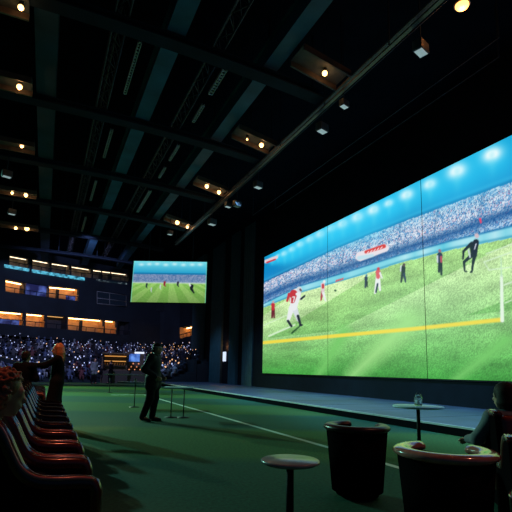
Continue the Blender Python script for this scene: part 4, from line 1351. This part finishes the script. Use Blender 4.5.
def hand_prims(wr, d, nrm, side, curl=0.5):
    """palm plus four fingers and a thumb; d: forearm direction, nrm: palm normal"""
    d = np.array(Vector(d).normalized()); n = Vector(nrm); n = n - Vector(d) * n.dot(Vector(d)); n = np.array(n.normalized())
    s = np.cross(n, d) * side
    wr = np.array(wr, float)
    R = np.stack([d, s, n], 1)
    pr = [('e', wr + d * 0.05, (0.052, 0.042, 0.018), R)]
    for i, ln in enumerate((0.070, 0.080, 0.074, 0.058)):
        b = wr + d * 0.085 + s * (0.030 - 0.020 * i)
        m = b + (d * cos(curl * .7) + n * sin(curl * .7)) * ln * 0.5
        e = m + (d * cos(curl * 1.7) + n * sin(curl * 1.7)) * ln * 0.5
        pr += [('c', b, m, 0.0095, 0.009), ('c', m, e, 0.009, 0.0075)]
    b = wr + d * 0.025 + s * 0.034
    m = b + (d * 0.6 + s * 0.75 + n * 0.2) * 0.04
    e = m + (d * 0.85 + s * 0.25 + n * 0.4) * 0.035
    pr += [('c', b, m, 0.012, 0.011), ('c', m, e, 0.011, 0.009)]
    return pr


def person(label, loc, rz, J, face=(1, 0, 0), coat=M_COAT, coat_len=0.55, trous=M_TROUS, hair=None, res=0.012, hands=True, group=None, sc=1.0, bulk=0.0):
    t = thing('person', label, 'person', loc, rz, group)
    t.scale = (sc,) * 3
    j = {k: np.array(v, float) for k, v in J.items()}
    c = lambda a, b, ra, rb: ('c', a, b, ra, rb)
    hp, P, R = head_prims(j['head'], face)
    bd = list(hp)
    bd += [c(j['neck'] - [0, 0, .02], j['head'] + R @ np.array([-.02, 0, -.06]), 0.055, 0.052)]
    sh = (j['shL'] + j['shR']) / 2; hipm = (j['hipL'] + j['hipR']) / 2
    across = (j['shL'] - j['shR']); across /= np.linalg.norm(across)
    spine = sh - hipm; sl = np.linalg.norm(spine); spine /= sl
    fw = np.cross(across, spine)
    RT = np.stack([fw, across, spine], 1)
    bd += [('e', hipm + spine * sl * .72, (0.105, 0.155, 0.19), RT), ('e', hipm + spine * sl * .36, (0.10, 0.135, 0.19), RT), ('e', hipm + spine * .03, (0.11, 0.155, 0.13), RT)]
    bd += [c(j['shL'], j['shR'], 0.055, 0.055), c(j['neck'], sh + spine * -.03, .06, .08)]
    for s in 'LR':
        bd += [c(j['sh' + s], j['el' + s], 0.050, 0.040), c(j['el' + s], j['wr' + s], 0.040, 0.027)]
        bd += [c(j['hip' + s], j['kn' + s], 0.082, 0.056), c(j['kn' + s], j['an' + s], 0.055, 0.036), c(j['an' + s], j['to' + s], 0.038, 0.03)]
        if hands:
            d = j['wr' + s] - j['el' + s]
            bd += hand_prims(j['wr' + s], d, J.get('palm' + s, (0, 1 if s == 'R' else -1, 0)), 1 if s == 'R' else -1, J.get('curl', 0.6))
    sdf('body', bd, res, M_SKIN, t, 0.022)
    # coat
    e = 0.022 + bulk
    ct = [('e', hipm + spine * sl * .72, (0.105 + e, 0.162 + e, 0.20), RT), ('e', hipm + spine * sl * .36, (0.108 + e, 0.145 + e, 0.20), RT), ('e', hipm + spine * .03, (0.118 + e, 0.160 + e, 0.15), RT)]
    ct += [c(j['shL'], j['shR'], 0.062 + e * .6, 0.062 + e * .6), c(j['neck'] - [0.01, 0, .03], sh, .072, .09)]
    for s in 'LR':
        w0 = j['el' + s] + (j['wr' + s] - j['el' + s]) * .96
        ct += [c(j['sh' + s], j['el' + s], 0.060 + e * .5, 0.050 + e * .5), c(j['el' + s], w0, 0.050 + e * .5, 0.040 + e * .3)]
        q = max(0.02, min(0.98, coat_len))
        ct += [c(j['hip' + s], j['hip' + s] + (j['kn' + s] - j['hip' + s]) * q, 0.104 + e, 0.108 + e)]
        if coat_len > 0.98: ct += [c(j['kn' + s], j['kn' + s] + (j['an' + s] - j['kn' + s]) * (coat_len - 1), 0.13, 0.13)]
    sdf('coat', ct, res * 1.15, coat, t, 0.05)
    tr = [('e', hipm, (0.115, 0.158, 0.12), RT)]
    for s in 'LR':
        tr += [c(j['hip' + s], j['kn' + s], 0.098 + bulk * .5, 0.080 + bulk * .5), c(j['kn' + s], j['an' + s] + [0, 0, .0], 0.079 + bulk * .5, 0.064 + bulk * .3)]
    sdf('trousers', tr, res * 1.15, trous, t, 0.03)
    for s in 'LR':
        d = j['to' + s] - j['an' + s]
        sdf('shoe', [c(j['an' + s] - [0, 0, .01], j['an' + s] - [0.0, 0, .03], .046, .046), c(j['an' + s] + [0, 0, -.035], j['to' + s] + d * .12, 0.046, 0.036)], res * 1.1, M_SHOE, t, 0.03)
    if hair: hair(t, P, R, res)
    return t


def hair_long(m, L=0.22, seed=1, g=1.0):
    def f(t, P, R, res):
        r = random.Random(seed)
        pr = [('e', P(-0.024, 0, 0.040), (0.105 * g, 0.090 * g, 0.105 * g), R), ('e', P(-0.070 * g, 0, -0.05 * g), (0.070 * g, 0.096 * g, 0.13 * g), R)]
        for k in range(26):
            a = radians(70 + 220 * k / 25)
            top = P(-0.02 + 0.085 * cos(a), 0.080 * sin(a), 0.03 + .02 * r.random())
            mid_ = P(-0.03 + 0.098 * g * cos(a), 0.094 * g * sin(a), -0.07)
            end = P(-0.03 + 0.10 * cos(a) + r.uniform(-.02, .02), 0.10 * sin(a) + r.uniform(-.02, .02), -0.08 - L * r.uniform(.5, .8))
            pr += [('c', top, mid_, 0.026, 0.024), ('c', mid_, end, 0.024, 0.010)]
        sdf('hair', pr, res, m, t, 0.015)
    return f


def hair_short(m):
    def f(t, P, R, res):
        pr = [('e', P(-0.028, 0, 0.046), (0.098, 0.084, 0.090), R), ('e', P(-0.062, 0, -0.02), (0.055, 0.078, 0.075), R)]
        sdf('hair', pr, res, m, t, 0.02)
    return f


def hair_curly(m, seed=3):
    def f(t, P, R, res):
        r = random.Random(seed)
        pr = [('e', P(-0.03, 0, 0.045), (0.105, 0.095, 0.105), R), ('e', P(-0.065, 0, -0.04), (0.075, 0.09, 0.11), R)]
        for k in range(420):
            a = r.uniform(0, 2 * pi); h = r.uniform(-0.9, 1)
            d = Vector((cos(a) * sqrt(max(0, 1 - h * h)), sin(a) * sqrt(max(0, 1 - h * h)), h))
            if d.x > 0.25 and d.z < 0.55: continue
            c0 = P(-0.03 + 0.112 * d.x, 0.105 * d.y, 0.03 + 0.125 * d.z)
            c1 = c0 + np.array([r.uniform(-.014, .014), r.uniform(-.014, .014), r.uniform(-.014, .010)])
            pr.append(('c', c0, c1, 0.014, 0.012))
        sdf('hair', pr, res * .62, m, t, 0.004)
    return f


def cap_hat(m):
    def f(t, P, R, res):
        pr = [('e', P(-0.012, 0, 0.055), (0.105, 0.086, 0.082), R), ('c', P(-0.05, 0, 0.02), P(-0.07, 0, -0.03), 0.06, 0.055)]
        sdf('hair', pr, res, m, t, 0.02)
        sdf('cap_band', [('c', P(0.094 * cos(a) - .012, 0.079 * sin(a), 0.040), P(0.094 * cos(a + .3) - .012, 0.079 * sin(a + .3), 0.040), 0.013, 0.013) for a in [k * 0.2994 for k in range(21)]],
            res * .7, mat('pale cap band', (.5, .42, .42), .6), t, 0.01)
    return f


def stand(h=0.0, step=0.0, **kw):
    J = dict(head=(0.035, 0, 1.60), neck=(0, 0, 1.46), shL=(0, .175, 1.40), shR=(0, -.175, 1.40), elL=(-.04, .235, 1.12), elR=(-.04, -.235, 1.12),
             wrL=(.06, .24, .88), wrR=(.06, -.24, .88), hipL=(0, .09, .92), hipR=(0, -.09, .92), knL=(.03 + step * .4, .10, .50), knR=(.03 - step * .2, -.10, .50),
             anL=(step * .5, .10, .085), anR=(-step * .5, -.10, .085))
    J.update(kw)
    for s in 'LR':
        a = J['an' + s]
        J.setdefault('to' + s, (a[0] + .17, a[1] * 1.15, .035))
    return J


# standing man: profile to the right, hands in his jacket pockets
J = stand(head=(0.07, -.01, 1.60), elL=(-.13, .27, 1.14), elR=(-.10, -.29, 1.14), wrL=(.13, .19, .98), wrR=(.13, -.19, .98), palmL=(0, -1, 0), palmR=(0, 1, 0),
          hipL=(0, .085, .92), hipR=(0, -.085, .92),
          knL=(.03, .085, .50), anL=(-.02, .09, .085), knR=(-.02, -.085, .50), anR=(-.17, -.09, .10), toR=(-.01, -.10, .035))
person('man in dark jacket and cap standing in profile on the turf, hands in pockets', (2.42, 11.05, 0), radians(-34), J, (1, .42, -.06), M_JACKET, 0.30, M_TROUS, cap_hat(M_HAIRB), 0.012, sc=1.075, bulk=0.02)
# woman by the seats, arm stretched out to the left
J = stand(step=0.05, elL=(0.24, .21, 1.26), wrL=(.48, .16, 1.27), palmL=(0, 0, -1), elR=(-.05, -.23, 1.12), wrR=(.08, -.20, .90))
person('woman with ginger hair in long black coat standing, arm stretched out', (0.27, 10.45, 0), radians(172), J, (1, .25, -.03), M_COAT, 1.35, M_TROUS, hair_long(M_HAIRG, 0.24, 5), 0.013, sc=1.0)
J = stand(elL=(0.10, .24, 1.16), wrL=(.30, .14, 1.20), elR=(.06, -.24, 1.14), wrR=(.26, -.12, 1.14))
person('person in black coat standing at the seat row facing the ginger haired woman', (-0.33, 9.65, 0), radians(60), J, (1, 0, -.1), M_COAT, 1.2, M_TROUS, hair_short(M_HAIRB), 0.014, sc=0.885)

# far figures on the turf
J = stand(step=0.10)
person('distant person in grey top and dark trousers walking near the far stand', (3.42, 35.9, 0), radians(-60), J, (1, 0, 0), M_GREY, 0.5, M_TROUS, hair_short(M_HAIRB), 0.024, hands=False, sc=1.10)
person('short distant person in dark clothes beside the grey topped one', (4.35, 38.0, 0), radians(-120), J, (1, 0, 0), M_COAT, 0.9, M_TROUS, hair_short(M_HAIRB), 0.024, hands=False, sc=0.78)
person('distant person in dark clothes standing left of the amber kiosk', (4.75, 36.9, 0), radians(150), J, (1, 0, 0), M_COAT, 0.6, M_TROUS, hair_short(M_HAIRB), 0.024, hands=False, sc=1.02)


def sit(**kw):
    J = dict(head=(-.02, 0, 1.14), neck=(-.08, 0, .99), shL=(-.10, .18, .93), shR=(-.10, -.18, .93), elL=(-.02, .25, .70), elR=(-.02, -.25, .70), wrL=(.20, .20, .66), wrR=(.20, -.20, .66),
             hipL=(-.12, .09, .50), hipR=(-.12, -.09, .50), knL=(.30, .11, .52), knR=(.30, -.11, .52), anL=(.34, .11, .09), anR=(.34, -.11, .09))
    J.update(kw)
    for s in 'LR':
        a = J['an' + s]
        J.setdefault('to' + s, (a[0] + .17, a[1] * 1.15, .035))
    return J


J = sit(head=(0.08, 0, 1.10), neck=(.00, 0, .965), shL=(-.03, .17, .91), shR=(-.03, -.17, .91), elL=(.02, .235, .68), elR=(.02, -.235, .68), wrL=(.22, .12, .56), wrR=(.22, -.12, .56))
person('person with curly auburn hair and pale top seated in the nearest red armchair', (-0.27, 3.10, 0), radians(4), J, (1, .08, -.10), M_WHITE, 0.05, M_TROUS, hair_curly(M_HAIRA), 0.009, sc=0.98)
J = sit(elL=(.0, .29, .70), wrL=(.22, .29, .665), palmL=(0, 0, -1), wrR=(.20, -.16, .62))
person('woman with dark hair and grey knit top seated facing the video wall', (4.34, 3.23, -0.08), radians(64), J, (1, .75, -.04), M_GREY, 0.05, M_TROUS, hair_long(M_HAIRB, 0.24, 9, 1.12), 0.011, sc=0.98)
